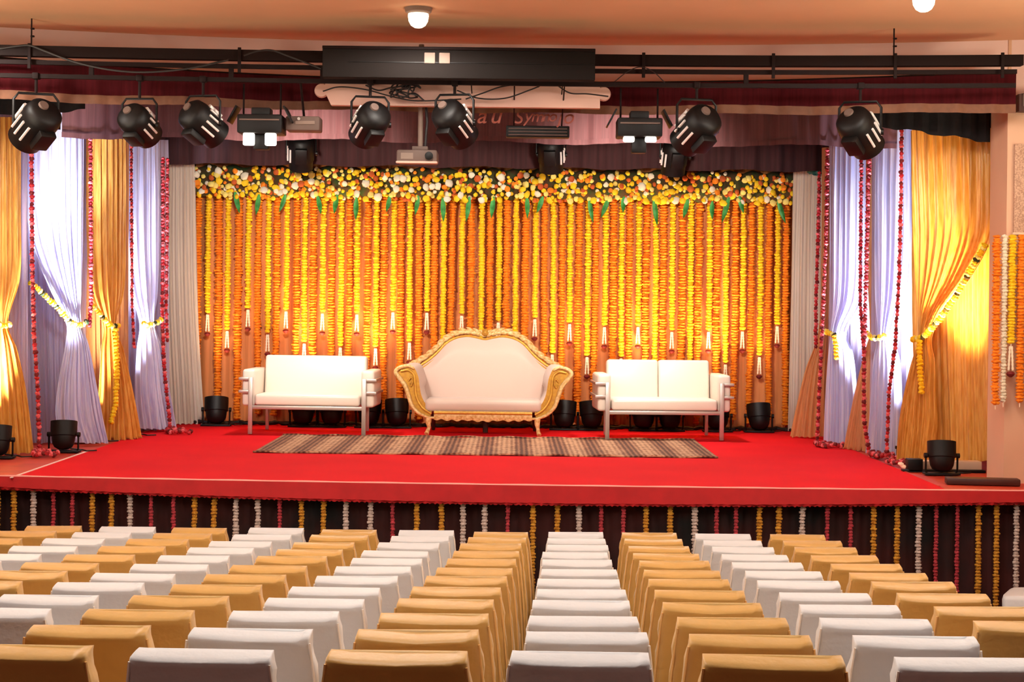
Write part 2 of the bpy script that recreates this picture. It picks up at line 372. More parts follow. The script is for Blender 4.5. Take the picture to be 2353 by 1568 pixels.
for i, (px, c) in enumerate(fx):
    x = (px - 1176.5) / F * 11.85
    D = edge_d(x) + .015; x = (px - 1176.5) / F * D
    h = max(.07, .13 - .0032 * x * x)
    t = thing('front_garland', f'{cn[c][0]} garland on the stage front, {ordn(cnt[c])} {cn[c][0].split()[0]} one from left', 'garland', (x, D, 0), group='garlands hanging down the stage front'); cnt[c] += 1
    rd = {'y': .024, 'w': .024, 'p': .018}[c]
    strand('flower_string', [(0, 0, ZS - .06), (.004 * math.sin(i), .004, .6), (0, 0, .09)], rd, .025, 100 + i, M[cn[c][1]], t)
    MB().tube([(0, 0, .1), (0, 0, .012)], [.004, .012], 6).build('string_end', M['tuberose'], t)

# ================================================================== BACKDROP
DB = 17.8; DG = 17.66
bx0, bx1 = at(446, 700, DB).x, at(1832, 700, DB).x
bd = thing('backdrop_curtain', 'orange brown pleated cloth curtain behind the marigold garlands', 'curtain')
MB().sheet(420, 10, lambda u, v: (bx0 + (bx1 - bx0) * u, DB + .03 * math.sin(u * 210 + .6 * math.sin(v * 3)) + .02 * math.sin(u * 93), 4.15 - v * (4.15 - ZS - .02))).build('cloth', M['backcloth'], bd)
MB().tube([(bx0 - .1, DB + .05, 4.18), (bx1 + .1, DB + .05, 4.18)], .025, 8).build('rod', M['truss'], bd)
yl = [(480, 719), (525, 757), (573, 708), (618, 765), (660, 712), (702, 786), (744, 717), (785, 795), (823, 719), (866, 797), (906, 714), (944, 784), (984, 715), (1020, 805),
      (1064, 722), (1108, 800), (1148, 738), (1187, 806), (1232, 730), (1272, 811), (1312, 741), (1352, 817), (1392, 748), (1430, 820), (1469, 748), (1507, 830), (1547, 759),
      (1588, 831), (1631, 759), (1670, 834), (1709, 758), (1748, 817), (1789, 746)]
og = [456, 503, 550, 596, 637, 683, 722, 765, 804, 846, 885, 923, 964, 1000, 1041, 1084, 1127, 1167, 1210, 1252, 1293, 1333, 1371, 1411, 1448, 1488, 1526, 1569, 1608, 1651, 1691, 1728, 1770, 1809]
rnd = random.Random(5)
tass = MB()
for s_ in (-1, 1):
    for q in range(6): pass
def tassel_mesh():
    out = []
    for s_ in (-1, 1):
        m = MB(); pts = []; rr = []
        for i in range(13):
            z = -.02 - i * .0165; pts.append((s_ * (.008 + .00075 * i), 0, z)); rr.append(.011 if i % 2 else .007)
        m.tube(pts, rr, 6); out.append(m.mesh('tassel', M['tuberose']))
    return out
TAS = tassel_mesh()
ROSE = MB().lathe([(.006, .02), (.03, .012), (.036, -.002), (.026, -.018), (.008, -.03)], 8).mesh('rose_tip', M['maroon_rose'])
for i, (px, py) in enumerate(yl):
    x, z0 = at(px, 455, DG).x, at(px, 440, DG).z; ze = at(px, py, DG).z; xe = at(px - 3, py, DG).x
    t = thing('yellow_garland', f'yellow marigold garland with white tassel on backdrop, {ordn(i)} yellow from left', 'garland', (xe, DG, ze), group='yellow garlands on the backdrop')
    strand('flower_string', [(x - xe, 0, z0 - ze), ((x - xe) * .4 + .006 * math.sin(i * 2.1), -.01, (z0 - ze) * .5), (0, 0, 0)], .036, .034, 300 + i, M['yellow'], t)
    for me in TAS: link('tassel', me, t)
    link('rose_tip', ROSE, t, (0, 0, -.245))
for i, px in enumerate(og):
    x, z0 = at(px, 440, DG + .02).x, at(px, 440, DG).z
    ze = ZS + .05 + rnd.uniform(0, .1)
    t = thing('orange_garland', f'long orange marigold garland on the backdrop, {ordn(i)} orange one from left', 'garland', (x, DG + .03, ze), group='orange garlands on the backdrop')
    strand('flower_string', [(0, 0, z0 - ze), (.01 * math.sin(i * 1.7), 0, (z0 - ze) * .5), (rnd.uniform(-.015, .015), 0, 0)], .044 + rnd.uniform(-.003, .004), .032, 400 + i, M['orange'], t)
    MB().tube([(0, 0, .01), (0, 0, -.045)], [.01, .004], 6).build('string_end', M['dorange'], t)

# floral border along the top
fb = thing('floral_border', 'thick border of mixed yellow, white and orange flowers atop the backdrop', 'flower border')
def blossom(r, seed):
    rg_ = random.Random(seed); m = MB(); V = []; seg = 8
    for rr, yy in ((.45, .35), (.85, .2), (1.0, -.05), (.8, -.3), (.45, -.48)):
        for q in range(seg):
            an = 2 * math.pi * q / seg; f = 1 + rg_.uniform(-.14, .14)
            V.append((r * rr * f * math.cos(an), r * (yy + rg_.uniform(-.08, .08)), r * rr * f * math.sin(an)))
    Fc = [(i * seg + q, i * seg + (q + 1) % seg, (i + 1) * seg + (q + 1) % seg, (i + 1) * seg + q) for i in range(4) for q in range(seg)]
    Fc += [tuple(range(seg)), tuple(4 * seg + q for q in range(seg))]
    return m.add(V, Fc)
kinds = [('yellow', 34), ('cream_fl', 18), ('white_fl', 14), ('dorange', 20), ('orange', 14)]
BL = {kd: [blossom(1.0, 7 * i + j).mesh('flower', M[kd]) for j in range(2)] for i, (kd, _) in enumerate(kinds)}
bag = [kd for kd, n in kinds for _ in range(n)]
rf = random.Random(11)
def border_y(px): return 378 + (px - 450) * .012
for i in range(300):
    px = 452 + (i % 100) * 13.8 + rf.uniform(-6, 6); row = i // 100
    py = border_y(px) + 22 + row * 22 + rf.uniform(-9, 9); D = DG - .17 - rf.uniform(0, .06) - (.05 if row else 0)
    kd = rf.choice(bag if row < 2 else ['yellow'] * 5 + ['cream_fl'] * 3 + ['white_fl'] * 2); p = at(px, py, D)
    o = link('flower', rf.choice(BL[kd]), fb, p); s_ = rf.uniform(.026, .042) * (1.25 if kd == 'white_fl' else 1); o.scale = (s_, s_, s_)
    o.rotation_euler = (rf.uniform(-.5, .5), rf.uniform(0, 6), rf.uniform(-.5, .5))
mb = MB(); mats = [M[kd] for kd, _ in kinds]; idx = [kd for kd, _ in kinds]
for i in range(820):
    px = rf.uniform(448, 1832); py = border_y(px) + 4 + 72 * rf.random() ** .9
    p = at(px, py, DG - .1 - rf.uniform(0, .05)); kd = rf.choice(bag); s_ = rf.uniform(.018, .03)
    src = blossom(s_, i % 20); mb.add([Vector(v) + p for v in src.v], src.f, idx.index(kd))
tag(mb.build('small_flower', mats, fb), None, None, kind='stuff')
fp0, fp1 = at(449, 378, DG), at(1830, 394, DG)
def mossf(u, v):
    an = 2 * math.pi * v; x = fp0.x + (fp1.x - fp0.x) * u
    return (x, DG - .02 + .085 * math.cos(an) + .02 * math.sin(x * 31), fp0.z - .185 + (.17 + .02 * math.sin(x * 23 + 3 * v)) * math.sin(an))
MB().sheet(160, 12, mossf).build('foliage_roll', M['moss'], fb)
lf = [(540, 455, -12, 40), (595, 460, 6, 38), (655, 458, 14, 34), (728, 462, -18, 36), (775, 460, 10, 36), (820, 468, 4, 42), (895, 460, 6, 30), (960, 462, 4, 36), (1017, 470, -4, 44), (1078, 468, 4, 46),
      (1135, 466, 8, 40), (1210, 466, -6, 40), (1247, 462, 16, 32), (1355, 472, -6, 44), (1398, 468, 18, 38), (1435, 462, 8, 30), (1503, 472, -6, 52), (1580, 470, 10, 36), (1638, 474, 6, 34), (1675, 470, 14, 48), (1700, 462, -10, 32), (1788, 474, -16, 46)]
for i, (px, py, an, ln) in enumerate(lf):
    p = at(px, py - ln * .35, DG - .24); L_ = ln / F * DG * 1.25
    m = MB().sheet(4, 10, lambda u, v: ((u - .5) * .06 * math.sin(math.pi * (.12 + .86 * v)) , -.012 * math.sin(math.pi * u) - .05 * v * v + .01, -L_ * v))
    o = m.build('palm_leaf', M['leaf'], fb, loc=p); o.rotation_euler = (0, R(an), R(rf.uniform(-25, 25)))

# ================================================================== SIDE DRAPES
def smooth_keys(keys, n):
    ks = np.array(keys, float); s = np.r_[0, np.cumsum(np.abs(np.diff(ks[:, 0])))]; s /= s[-1]
    out = []
    for i in range(n + 1):
        v = i / n; j = min(int(np.searchsorted(s, v, 'right') - 1), len(ks) - 2); j = max(j, 0)
        f = (v - s[j]) / (s[j + 1] - s[j]); p0, p1, p2, p3 = ks[max(j - 1, 0)], ks[j], ks[j + 1], ks[min(j + 2, len(ks) - 1)]
        h = s[j + 1] - s[j]
        m1 = (p2 - p0) / max(1e-6, (s[j + 1] - s[max(j - 1, 0)])) * h; m2 = (p3 - p1) / max(1e-6, (s[min(j + 2, len(ks) - 1)] - s[j])) * h
        f2, f3 = f * f, f * f * f
        out.append((2 * f3 - 3 * f2 + 1) * p1 + (f3 - 2 * f2 + f) * m1 + (-2 * f3 + 3 * f2) * p2 + (f3 - f2) * m2)
    return out
def drape(label, P0, P1, keys, material, folds, amp, seed, nu=110, nv=70, group=None, bulge=.05, tie=None, tail=None, name='stage_drape', tmat=None, cat='drape'):
    P0, P1 = Vector(P0).to_2d(), Vector(P1).to_2d()
    dirv = (P1 - P0).normalized(); nrm = Vector((dirv.y, -dirv.x))
    if nrm.y > 0: nrm = -nrm
    wk = []
    for k_ in keys:
        a_ = on_panel(k_[1], k_[0], P0, P1); b_ = on_panel(k_[2], k_[0], P0, P1)
        wk.append((a_[1], a_[0], b_[0], b_[1]))
    K = smooth_keys([(-q[0], q[1], q[2], -q[3]) for q in wk], nv)
    rg_ = random.Random(seed); ph = [rg_.uniform(0, 6.28) for _ in range(5)]
    wmax = max(k_[2] - k_[1] for k_ in K)
    base = P0 + dirv * ((K[-1][1] + K[-1][2]) / 2)
    zb = -max(K[-1][0], K[-1][3]); zb = max(zb, ZS + .012)
    t = thing(name, label, cat, (base.x, base.y, zb), group=group)
    V = []
    for j, k_ in enumerate(K):
        wd = (k_[2] - k_[1]); rel = wd / wmax; v = j / nv
        for i in range(nu + 1):
            u = i / nu; uu = u + .02 * math.sin(6 * u + ph[3]) + .012 * math.sin(v * 5 + ph[4])
            tt = k_[1] + wd * u; z = -(k_[0] + (k_[3] - k_[0]) * u)
            aa = amp * (.35 + .65 * rel) * min(1, .45 + 3 * v)
            off = aa * (math.sin(2 * math.pi * folds * uu + ph[0]) + .45 * math.sin(2 * math.pi * folds * 2.27 * uu + ph[1] + v * 2) + .5 * math.sin(2 * math.pi * folds * .43 * uu + ph[2] - v * 3))
            off += bulge * (1 - (2 * u - 1) ** 2)
            p = P0 + dirv * tt + nrm * off
            V.append((p.x - base.x, p.y - base.y, max(z, ZS + .012) - zb + (.0 if j < nv else .006 * math.sin(40 * u))))
    W = nu + 1
    m = MB().add(V, [(j * W + i, j * W + i + 1, (j + 1) * W + i + 1, (j + 1) * W + i) for j in range(nv) for i in range(nu)])
    m.build('cloth', material, t, ang=180)
    def pts(lst, off):
        o = []
        for px, py in lst:
            tt, z = on_panel(px, py, P0, P1); p = P0 + dirv * tt + nrm * off; o.append((p.x - base.x, p.y - base.y, z - zb))
        return o
    if tie: strand('tie_garland', pts(tie, .11), .03, .03, seed + 50, [tmat or M['yellow'], M['moss'], M['cream_fl']], t, alt=lambda q: (0, 2, 0, 0, 2, 1)[q % 6])
    if tail: strand('tail_garland', pts(tail, .13), .03, .034, seed + 70, M['yellow'], t)
    return t
gl = 'drapes of the left stage wing'; gr = 'drapes of the right stage wing'
drape('gold drape at the far left edge, tied low', (-5.0, 13.35), (-4.4, 13.9), [(270, -60, 47), (480, -60, 47), (640, -55, 44), (745, -30, 16), (800, -45, 36), (900, -60, 58), (1046, -70, 76)], M['gold_drape'], 7, .022, 1, group=gl, tie=[(-25, 738), (-2, 750), (14, 744)])
drape('plain pink sheer drape behind the far left gold drape', (-5.2, 13.75), (-4.4, 14.15), [(262, -80, 64), (700, -80, 64), (1048, -80, 66)], M['sheer'], 10, .014, 33, group=gl)
drape('wide white drape tied with a yellow flower rope, left wing', (-4.75, 14.2), (-4.1, 14.75), [(256, 52, 193), (420, 53, 193), (560, 72, 191), (660, 112, 188), (745, 152, 186), (790, 150, 203), (880, 134, 222), (960, 128, 238), (1018, 150, 250)], M['white_drape'], 9, .026, 2, group=gl,
      tie=[(56, 648), (85, 672), (120, 706), (150, 740), (172, 748), (190, 738)])
drape('plain sheer lavender drape behind the wide white left drape', (-4.9, 14.75), (-4.15, 15.15), [(258, 26, 200), (560, 30, 200), (800, 44, 196), (1043, 52, 200)], M['sheer'], 12, .016, 3, group=gl)
drape('narrow gold drape with hanging yellow garland, left wing', (-4.3, 15.0), (-3.85, 15.45), [(303, 197, 288), (540, 198, 286), (670, 206, 282), (750, 236, 264), (800, 230, 280), (900, 224, 303), (1022, 212, 326)], M['gold_drape'], 7, .022, 4, group=gl,
      tie=[(200, 700), (222, 728), (243, 750), (262, 748)], tail=[(250, 755), (253, 850), (250, 930), (238, 972)])
drape('plain gold drape behind the narrow tied gold left drape', (-4.35, 15.3), (-3.8, 15.7), [(306, 192, 296), (600, 192, 296), (800, 194, 296), (1010, 200, 300)], M['gold_sheer'], 8, .015, 5, group=gl)
drape('slim blue white drape nearest the backdrop, left wing', (-4.12, 15.9), (-3.74, 16.4), [(318, 286, 368), (540, 287, 368), (670, 300, 364), (745, 320, 354), (800, 314, 372), (900, 310, 392), (986, 318, 408)], M['white_drape'], 6, .02, 6, group=gl,
      tie=[(312, 742), (326, 748), (345, 742), (358, 732)])
drape('plain white sheer drape behind the slim tied left drape', (-4.2, 16.3), (-3.72, 16.7), [(322, 280, 386), (700, 280, 388), (1003, 290, 392)], M['sheer'], 8, .014, 7, group=gl)
drape('grey beige flat drape left of the marigold backdrop', (-4.05, 17.2), (-3.6, 17.45), [(362, 380, 447), (700, 380, 454), (977, 392, 470)], M['grey_drape'], 8, .016, 8, group=gl, bulge=.02)
drape('grey beige flat drape right of the marigold backdrop', (3.1, 17.45), (3.6, 17.1), [(392, 1824, 1894), (700, 1818, 1894), (996, 1812, 1894)], M['grey_drape'], 8, .016, 9, group=gr, bulge=.02)
drape('peach sheer drape flaring beside the right grey drape', (3.1, 16.6), (3.65, 16.25), [(340, 1888, 1920), (600, 1886, 1915), (765, 1880, 1905), (850, 1850, 1902), (940, 1828, 1902), (1004, 1814, 1905)], M['gold_sheer'], 5, .02, 10, group=gr)
drape('slim blue white drape with short flower rope, right wing', (3.3, 15.9), (3.72, 15.4), [(328, 1914, 1994), (560, 1912, 1993), (690, 1912, 1985), (764, 1908, 1946), (810, 1902, 1960), (900, 1896, 1968), (1020, 1892, 1972)], M['white_drape'], 6, .02, 11, group=gr,
      tie=[(1903, 758), (1920, 766), (1936, 772)], tail=[(1936, 770), (1939, 800), (1941, 826)])
drape('plain white sheer drape behind the slim right drape', (3.32, 16.1), (3.8, 15.65), [(332, 1904, 2004), (750, 1904, 2002), (1018, 1900, 1999)], M['sheer'], 8, .014, 12, group=gr)
drape('narrow peach gold drape between two white right drapes', (3.42, 15.25), (3.66, 14.95), [(286, 1990, 2020), (600, 1992, 2020), (765, 2000, 2022), (810, 1988, 2026), (920, 1962, 2032), (1046, 1938, 2036)], M['gold_sheer'], 5, .018, 13, group=gr)
drape('white drape tied beside the big gold drape, right wing', (3.48, 14.85), (3.95, 14.2), [(284, 2013, 2098), (540, 2012, 2094), (680, 2014, 2082), (775, 2020, 2054), (830, 2010, 2066), (940, 2004, 2072), (1046, 1994, 2074)], M['white_drape'], 6, .022, 14, group=gr,
      tie=[(2006, 764), (2024, 778), (2042, 776), (2052, 768)])
drape('plain lavender sheer drape behind the tied white right drape', (3.5, 15.05), (4.0, 14.45), [(286, 2004, 2116), (750, 2002, 2116), (1058, 1998, 2110)], M['sheer'], 8, .014, 15, group=gr)
drape('big gold drape swept back by a long flower rope, right wing', (3.62, 14.0), (4.2, 13.15), [(295, 2095, 2292), (430, 2100, 2292), (545, 2105, 2284), (640, 2108, 2234), (715, 2111, 2172), (778, 2114, 2142), (830, 2096, 2150), (900, 2079, 2150), (970, 2067, 2152), (1058, 2060, 2142)], M['gold_drape'], 9, .03, 16, group=gr,
      tie=[(2284, 562), (2250, 620), (2215, 682), (2175, 738), (2140, 776), (2112, 780)], tail=[(2134, 780), (2136, 840), (2140, 905)])
drape('plain gold curtain hanging behind the big swept gold drape', (3.8, 14.05), (4.25, 13.32), [(300, 2092, 2306), (750, 2096, 2306), (1060, 2106, 2306)], M['gold_drape'], 14, .014, 17, group=gr, bulge=.0)

# rose garlands between the drapes
def rose_garland(label, P0, P1, pts, seed, rad=.021, coil=False):
    P0, P1 = Vector(P0), Vector(P1); dv = (P1 - P0).normalized(); nr = Vector((dv.y, -dv.x)); nr = -nr if nr.y > 0 else nr
    W = []
    for px, py in pts:
        tt, z = on_panel(px, py, P0, P1); p = P0 + dv * tt + nr * .13; W.append((p.x, p.y, max(z, ZS + .03)))
    o = W[-1]
    t = thing('rose_garland', label, 'garland', (o[0], o[1], o[2]), group='rose garlands between the drapes')
    path = [(a_[0] - o[0], a_[1] - o[1], a_[2] - o[2]) for a_ in W]
    if coil:
        e = path[-1]; zf = ZS + .03 - o[2]
        for q in range(1, 26):
            an = q * .55 + seed; path.append((e[0] + (.03 + .004 * q) * math.cos(an) + .006 * q, e[1] - .05 + .1 * math.sin(an) - .008 * q, zf + .012 * (q % 3)))
    strand('petal_string', path, rad, .034, seed, [M['rose'], M['rose_pale'], M['maroon_rose']], t, alt=lambda q: (0, 1, 2)[q % 3] if seed % 2 else (0, 0, 2, 1)[q % 4], rough=.2)
rose_garland('red rose garland beside the far left gold drape', (-4.5, 13.6), (-4.3, 14.0), [(47, 318), (49, 600), (54, 780), (62, 900), (66, 1046)], 21, coil=True)
rose_garland('red rose garland between wide white and narrow gold left drapes', (-4.3, 14.6), (-4.0, 14.9), [(192, 262), (193, 500), (194, 680), (190, 752)], 22)
rose_garland('thin pink rose garland beside the slim left drape', (-4.05, 15.6), (-3.8, 15.9), [(284, 328), (285, 560), (286, 700), (291, 800)], 23, .017)
rose_garland('doubled rose garland by the left grey drape, outer strand', (-4.0, 16.3), (-3.6, 16.5), [(368, 364), (368, 560), (366, 700), (370, 840), (385, 1000)], 24, .022, True)
rose_garland('doubled rose garland by the left grey drape, inner strand', (-4.0, 16.3), (-3.6, 16.5), [(378, 366), (377, 560), (375, 700), (378, 785)], 25, .02)
rose_garland('rose garland touching the right grey drape', (3.2, 16.3), (3.6, 16.0), [(1895, 396), (1892, 560), (1887, 700), (1887, 800)], 26, .021)
rose_garland('long rose garland left of the slim right drape', (3.2, 15.7), (3.6, 15.4), [(1914, 345), (1910, 560), (1903, 730), (1897, 860), (1890, 1022)], 27, .021, True)
rose_garland('rose garland right of the slim right drape', (3.5, 15.0), (3.75, 14.8), [(1993, 330), (1991, 560), (1990, 700), (1999, 815)], 28, .019)
rose_garland('long rose garland over the narrow peach drape', (3.45, 14.7), (3.8, 14.4), [(2015, 290), (2009, 450), (2005, 640), (2000, 800), (2000, 960), (2012, 1056)], 29, .022, True)
rose_garland('purple pink rose garland edging the big gold drape', (3.6, 13.95), (3.9, 13.6), [(2091, 300), (2090, 450), (2085, 640), (2076, 800), (2062, 900), (2056, 1070)], 31, .019, True)

# ================================================================== HEADER: pelmet, borders
def xr(px, D): return (px - 1176.5) / F * D
def pel_d(x): return 12.66 - .028 * x * x
def pleats(x, a_): return a_ * (math.sin(x * 21 + .8 * math.sin(x * 3.1)) + .5 * math.sin(x * 47))
pl = thing('front_pelmet', 'maroon stage pelmet with a gold band along its hem', 'pelmet')
zpt = lambda x: 4.345 + .0045 * x * x
def pelm(x0, x1, nu):
    MB().sheet(nu, 6, lambda u, v: (x0 + (x1 - x0) * u, pel_d(x0 + (x1 - x0) * u) + pleats(x0 + (x1 - x0) * u, .012) * (.3 + .7 * v), zpt(x0 + (x1 - x0) * u) + v * (4.16 - zpt(x0 + (x1 - x0) * u) + .008 * math.sin(x0 * 3 + u * 40)))).build('valance', M['maroon'], pl)
    MB().sheet(nu, 2, lambda u, v: (x0 + (x1 - x0) * u, pel_d(x0 + (x1 - x0) * u) + pleats(x0 + (x1 - x0) * u, .012) - .004, 4.163 - .072 * v + .008 * math.sin(x0 * 3 + u * 40))).build('hem_band', M['band'], pl)
pelm(-5.4, 4.02, 420)
MB().tube([(-5.4 + 9.42 * i / 40, pel_d(-5.4 + 9.42 * i / 40) + .02, zpt(-5.4 + 9.42 * i / 40)) for i in range(41)], .016, 8).build('rod', M['truss'], pl)
mk = thing('masking_cloth', 'black masking cloth hanging under the left end of the pelmet', 'cloth')
MB().sheet(60, 4, lambda u, v: (-5.4 + 1.75 * u, 12.95 - .02 * math.sin(u * 60), 4.2 - v * (.22 - .13 * u + .01 * math.sin(u * 30)))).build('cloth', M['blackcloth'], mk)
mk = thing('masking_cloth', 'black masking cloth hanging under the right end of the pelmet', 'cloth')
MB().sheet(60, 4, lambda u, v: (2.75 + 1.3 * u, 12.95 - .02 * math.sin(u * 60), 4.2 - v * (.10 + .17 * u + .012 * math.sin(u * 22)))).build('cloth', M['blackcloth'], mk)
bo = thing('mauve_border', 'mauve pleated border cloth hung behind the stage lights', 'border cloth')
MB().sheet(420, 6, lambda u, v: (-4.3 + 8.0 * u, 14.5 + pleats(-4.3 + 8 * u, .02), 4.62 - v * (.545 + .015 * math.sin(u * 34)))).build('cloth', M['mauve'], bo)
MB().sheet(420, 2, lambda u, v: (-4.3 + 8.0 * u, 14.49 + pleats(-4.3 + 8 * u, .02), 4.09 - .015 * math.sin(u * 34) - .05 * v)).build('hem', M['mauve'], bo)
MB().tube([(-4.35, 14.53, 4.63), (3.75, 14.53, 4.63)], .02).build('rod', M['truss'], bo)
for x in (-4, 0, 3.5): MB().tube([(x, 14.53, 4.63), (x, 14.53, 4.8)], .008, 6).build('hanger', M['truss'], bo)
bo = thing('dark_border', 'dark brown pleated border cloth above the floral border', 'border cloth')
MB().sheet(420, 6, lambda u, v: (-3.95 + 7.6 * u, 16.7 + pleats(-3.95 + 7.6 * u, .022), 4.6 - v * (.60 + .012 * math.sin(u * 50)))).build('cloth', M['darkborder'], bo)
MB().tube([(-4.0, 16.73, 4.61), (3.7, 16.73, 4.61)], .02).build('rod', M['truss'], bo)
for x in (-3.6, 0, 3.4): MB().tube([(x, 16.73, 4.61), (x, 16.73, 4.8)], .008, 6).build('hanger', M['truss'], bo)

# truss
tr = thing('lighting_truss', 'dark steel lighting truss hung below the ceiling', 'truss')
def tr_d(x): return 12.16 - (.012 * (x + 1) ** 2 if x < -1 else .02 * max(0, x - .6) ** 2)
def bar(py, thick, x0, x1, nm):
    z = CAMZ + (HOR - py) / F * 12.18
    n = 24; V = []; h = thick / 2
    for i in range(n + 1):
        x = x0 + (x1 - x0) * i / n; y = tr_d(x)
        V += [(x, y - h, z - h), (x, y + h, z - h), (x, y + h, z + h), (x, y - h, z + h)]
    Fc = [(4 * i + q, 4 * i + (q + 1) % 4, 4 * i + 4 + (q + 1) % 4, 4 * i + 4 + q) for i in range(n) for q in range(4)] + [(0, 3, 2, 1), (4 * n, 4 * n + 1, 4 * n + 2, 4 * n + 3)]
    MB().add(V, Fc).build(nm, M['truss'], tr, smooth=False); return z
z1 = bar(137, .083, -4.9, xr(2340, 11.95), 'main_bar'); z2 = bar(162, .034, -4.9, xr(2328, 11.95), 'thin_bar'); z3 = bar(193, .034, -4.9, xr(2326, 11.95), 'thin_bar')
for px in (204, 525, 735, 1708):
    x = xr(px, tr_d(xr(px, 12.1))); MB().box((x, tr_d(x), (z2 + z3) / 2), (.036, .03, z2 - z3)).build('post', M['truss'], tr, smooth=False)
for px in (65, 546, 1471, 1768, 2047, 2293):
    x = xr(px, tr_d(xr(px, 12.1))); y = tr_d(x)
    MB().box((x, y - .05, (z1 + z2) / 2), (.026, .014, .2), .003).build('clamp', M['truss'], tr, smooth=False)
for px in (65, 2047):
    x = xr(px, tr_d(xr(px, 12.1))); y = tr_d(x)
    MB().tube([(x, y, z1), (x, y, CEIL)], .006, 6).build('hanger_rod', M['truss'], tr)
    for dz in (.08, .14): MB().box((x + .008, y, z1 + .04 + dz), (.03, .016, .014), .003).build('nut', M['truss'], tr)

# centre black panel
p0, p1 = at(742, 108, 11.95), at(1367, 181, 11.95)
bp = thing('equipment_box', 'long black equipment box mounted on the truss centre', 'box', ((p0.x + p1.x) / 2, 11.98, (p0.z + p1.z) / 2 - .005))
wd, hg = p1.x - p0.x, .245
MB().box((0, 0, 0), (wd, .12, hg), .006).build('body', M['blackbox'], bp, smooth=False)
MB().box((0, -.064, hg / 2 - .012), (wd, .02, .024), .004).build('top_lip', M['truss'], bp, smooth=False)
MB().box((.1, -.063, .0), (wd * .9, .008, .006)).build('ridge', M['black'], bp, smooth=False)
for px in (988, 1022): MB().box((at(px, 138, 11.95).x - bp.location.x, -.064, .035), (.085, .012, .085), .006).build('square_plate', M['plate'], bp)

# projection screen casing
p0, p1 = at(748, 200, 12.42), at(1378, 250, 12.42)
sc = thing('screen_casing', 'pale rolled projection screen casing under the black panel', 'projector screen', ((p0.x + p1.x) / 2, 12.42, 4.19))
w2 = (p1.x - p0.x) / 2
MB().prism([(-w2 - .0, .09), (-w2 - .0, .02), (-w2 + .05, -.085), (w2 - .0, -.085), (w2, .09)], -.035, .035).build('case', M['screen'], sc, smooth=False)
for s_ in (-1, 1):
    MB().lathe([(.052, -.03), (.06, 0), (.052, .03)], 20, Matrix.Translation((s_ * (w2 + .03), 0, .035)) @ Matrix.Rotation(R(90), 4, 'X')).build('end_cap', M['screen'], sc)
    MB().lathe([(.02, -.045), (.02, -.03)], 12, Matrix.Translation((s_ * (w2 + .04), 0, .02)) @ Matrix.Rotation(R(90), 4, 'X')).build('cap_hole', M['truss'], sc)
for px in (858, 1236): MB().tube([(at(px, 200, 12.42).x - sc.location.x, 0, .09), (at(px, 200, 12.42).x - sc.location.x, -.1, z3 - sc.location.z)], .008, 6).build('bracket', M['truss'], sc)

# sign letters
sg = thing('letter_sign', 'brown letter sign hanging under the pale screen casing', 'sign', at(1210, 275, 12.75))
def letter(ch, px, py, size, italic=.25):
    c = bpy.data.curves.new('letter', 'FONT'); c.body = ch; c.size = size; c.extrude = .008; c.shear = italic; c.align_x = 'CENTER'
    tmp = bpy.data.objects.new('tmp', c); COL.objects.link(tmp)
    me = bpy.data.meshes.new_from_object(tmp.evaluated_get(bpy.context.evaluated_depsgraph_get()))
    bpy.data.objects.remove(tmp); me.materials.clear(); me.materials.append(M['letter'])
    o = link('letter', me, sg); p = at(px, py, 12.73) - sg.location; o.location = p; o.rotation_euler = (R(90), 0, 0)
for ch, px, py, sz in (('a', 1106, 283, .2), ('u', 1138, 283, .2), ('S', 1190, 284, .16), ('y', 1212, 280, .15), ('m', 1234, 280, .14), ('n', 1254, 279, .13), ('o', 1269, 279, .13), ('j', 1285, 283, .16), ('o', 1305, 284, .17)):
    letter(ch, px, py, sz)
MB().box((-.1, .02, .075), (.86, .012, .012)).build('hanging_rail', M['letter'], sg, smooth=False)
for x in (-.45, .28): MB().tube([(x, .02, .08), (x, tr_d(sg.location.x) - 12.75, z3 - sg.location.z)], .005, 6).build('hanger', M['truss'], sg)

# slatted black unit below the sign
p0, p1 = at(1163, 290, 12.8), at(1308, 318, 12.8)
sl = thing('slatted_unit', 'black slatted light unit hanging below the letter sign', 'light', ((p0.x + p1.x) / 2, 12.8, (p0.z + p1.z) / 2))
MB().box((0, 0, 0), (p1.x - p0.x, .12, p0.z - p1.z), .008).build('body', M['black'], sl)
for q in range(3): MB().box((0, -.066, -.03 + q * .026), (p1.x - p0.x - .04, .02, .008), .002).build('slat', M['grey_metal'], sl, smooth=False)
for s_ in (-1, 1): MB().tube([(s_ * .2, 0, .04), (s_ * .2, tr_d(sl.location.x) - 12.8, z3 - sl.location.z)], .006, 6).build('hanger', M['truss'], sl)

# grey box unit and projector
p0, p1 = at(660, 270, 12.4), at(738, 303, 12.4)
gb = thing('grey_box_unit', 'small grey box unit hanging beside the left flood light', 'projector', ((p0.x + p1.x) / 2, 12.4, (p0.z + p1.z) / 2))
MB().box((0, 0, 0), (.275, .2, .115), .012).build('body', M['grey_metal'], gb)
MB().box((.02, -.103, .005), (.16, .01, .03), .004).build('front_slot', M['plate'], gb)
MB().lathe([(.012, 0), (.012, .008)], 10, Matrix.Translation((-.03, -.102, .035)) @ Matrix.Rotation(R(90), 4, 'X')).build('indicator', M['chrome'], gb)
MB().tube([(0, 0, .05), (0, tr_d(gb.location.x) - 12.4, z3 - gb.location.z)], .01, 8).build('hanger', M['truss'], gb)
p0 = at(960, 362, 12.55)
pj = thing('ceiling_projector', 'pale projector hanging on a pole above the backdrop flowers', 'projector', (p0.x, 12.55, p0.z))
MB().box((0, 0, 0), (.335, .26, .105), .02).build('body', M['grey_metal'], pj)
MB().box((0, -.12, -.052), (.34, .05, .02), .008).build('front_lip', M['screen'], pj)
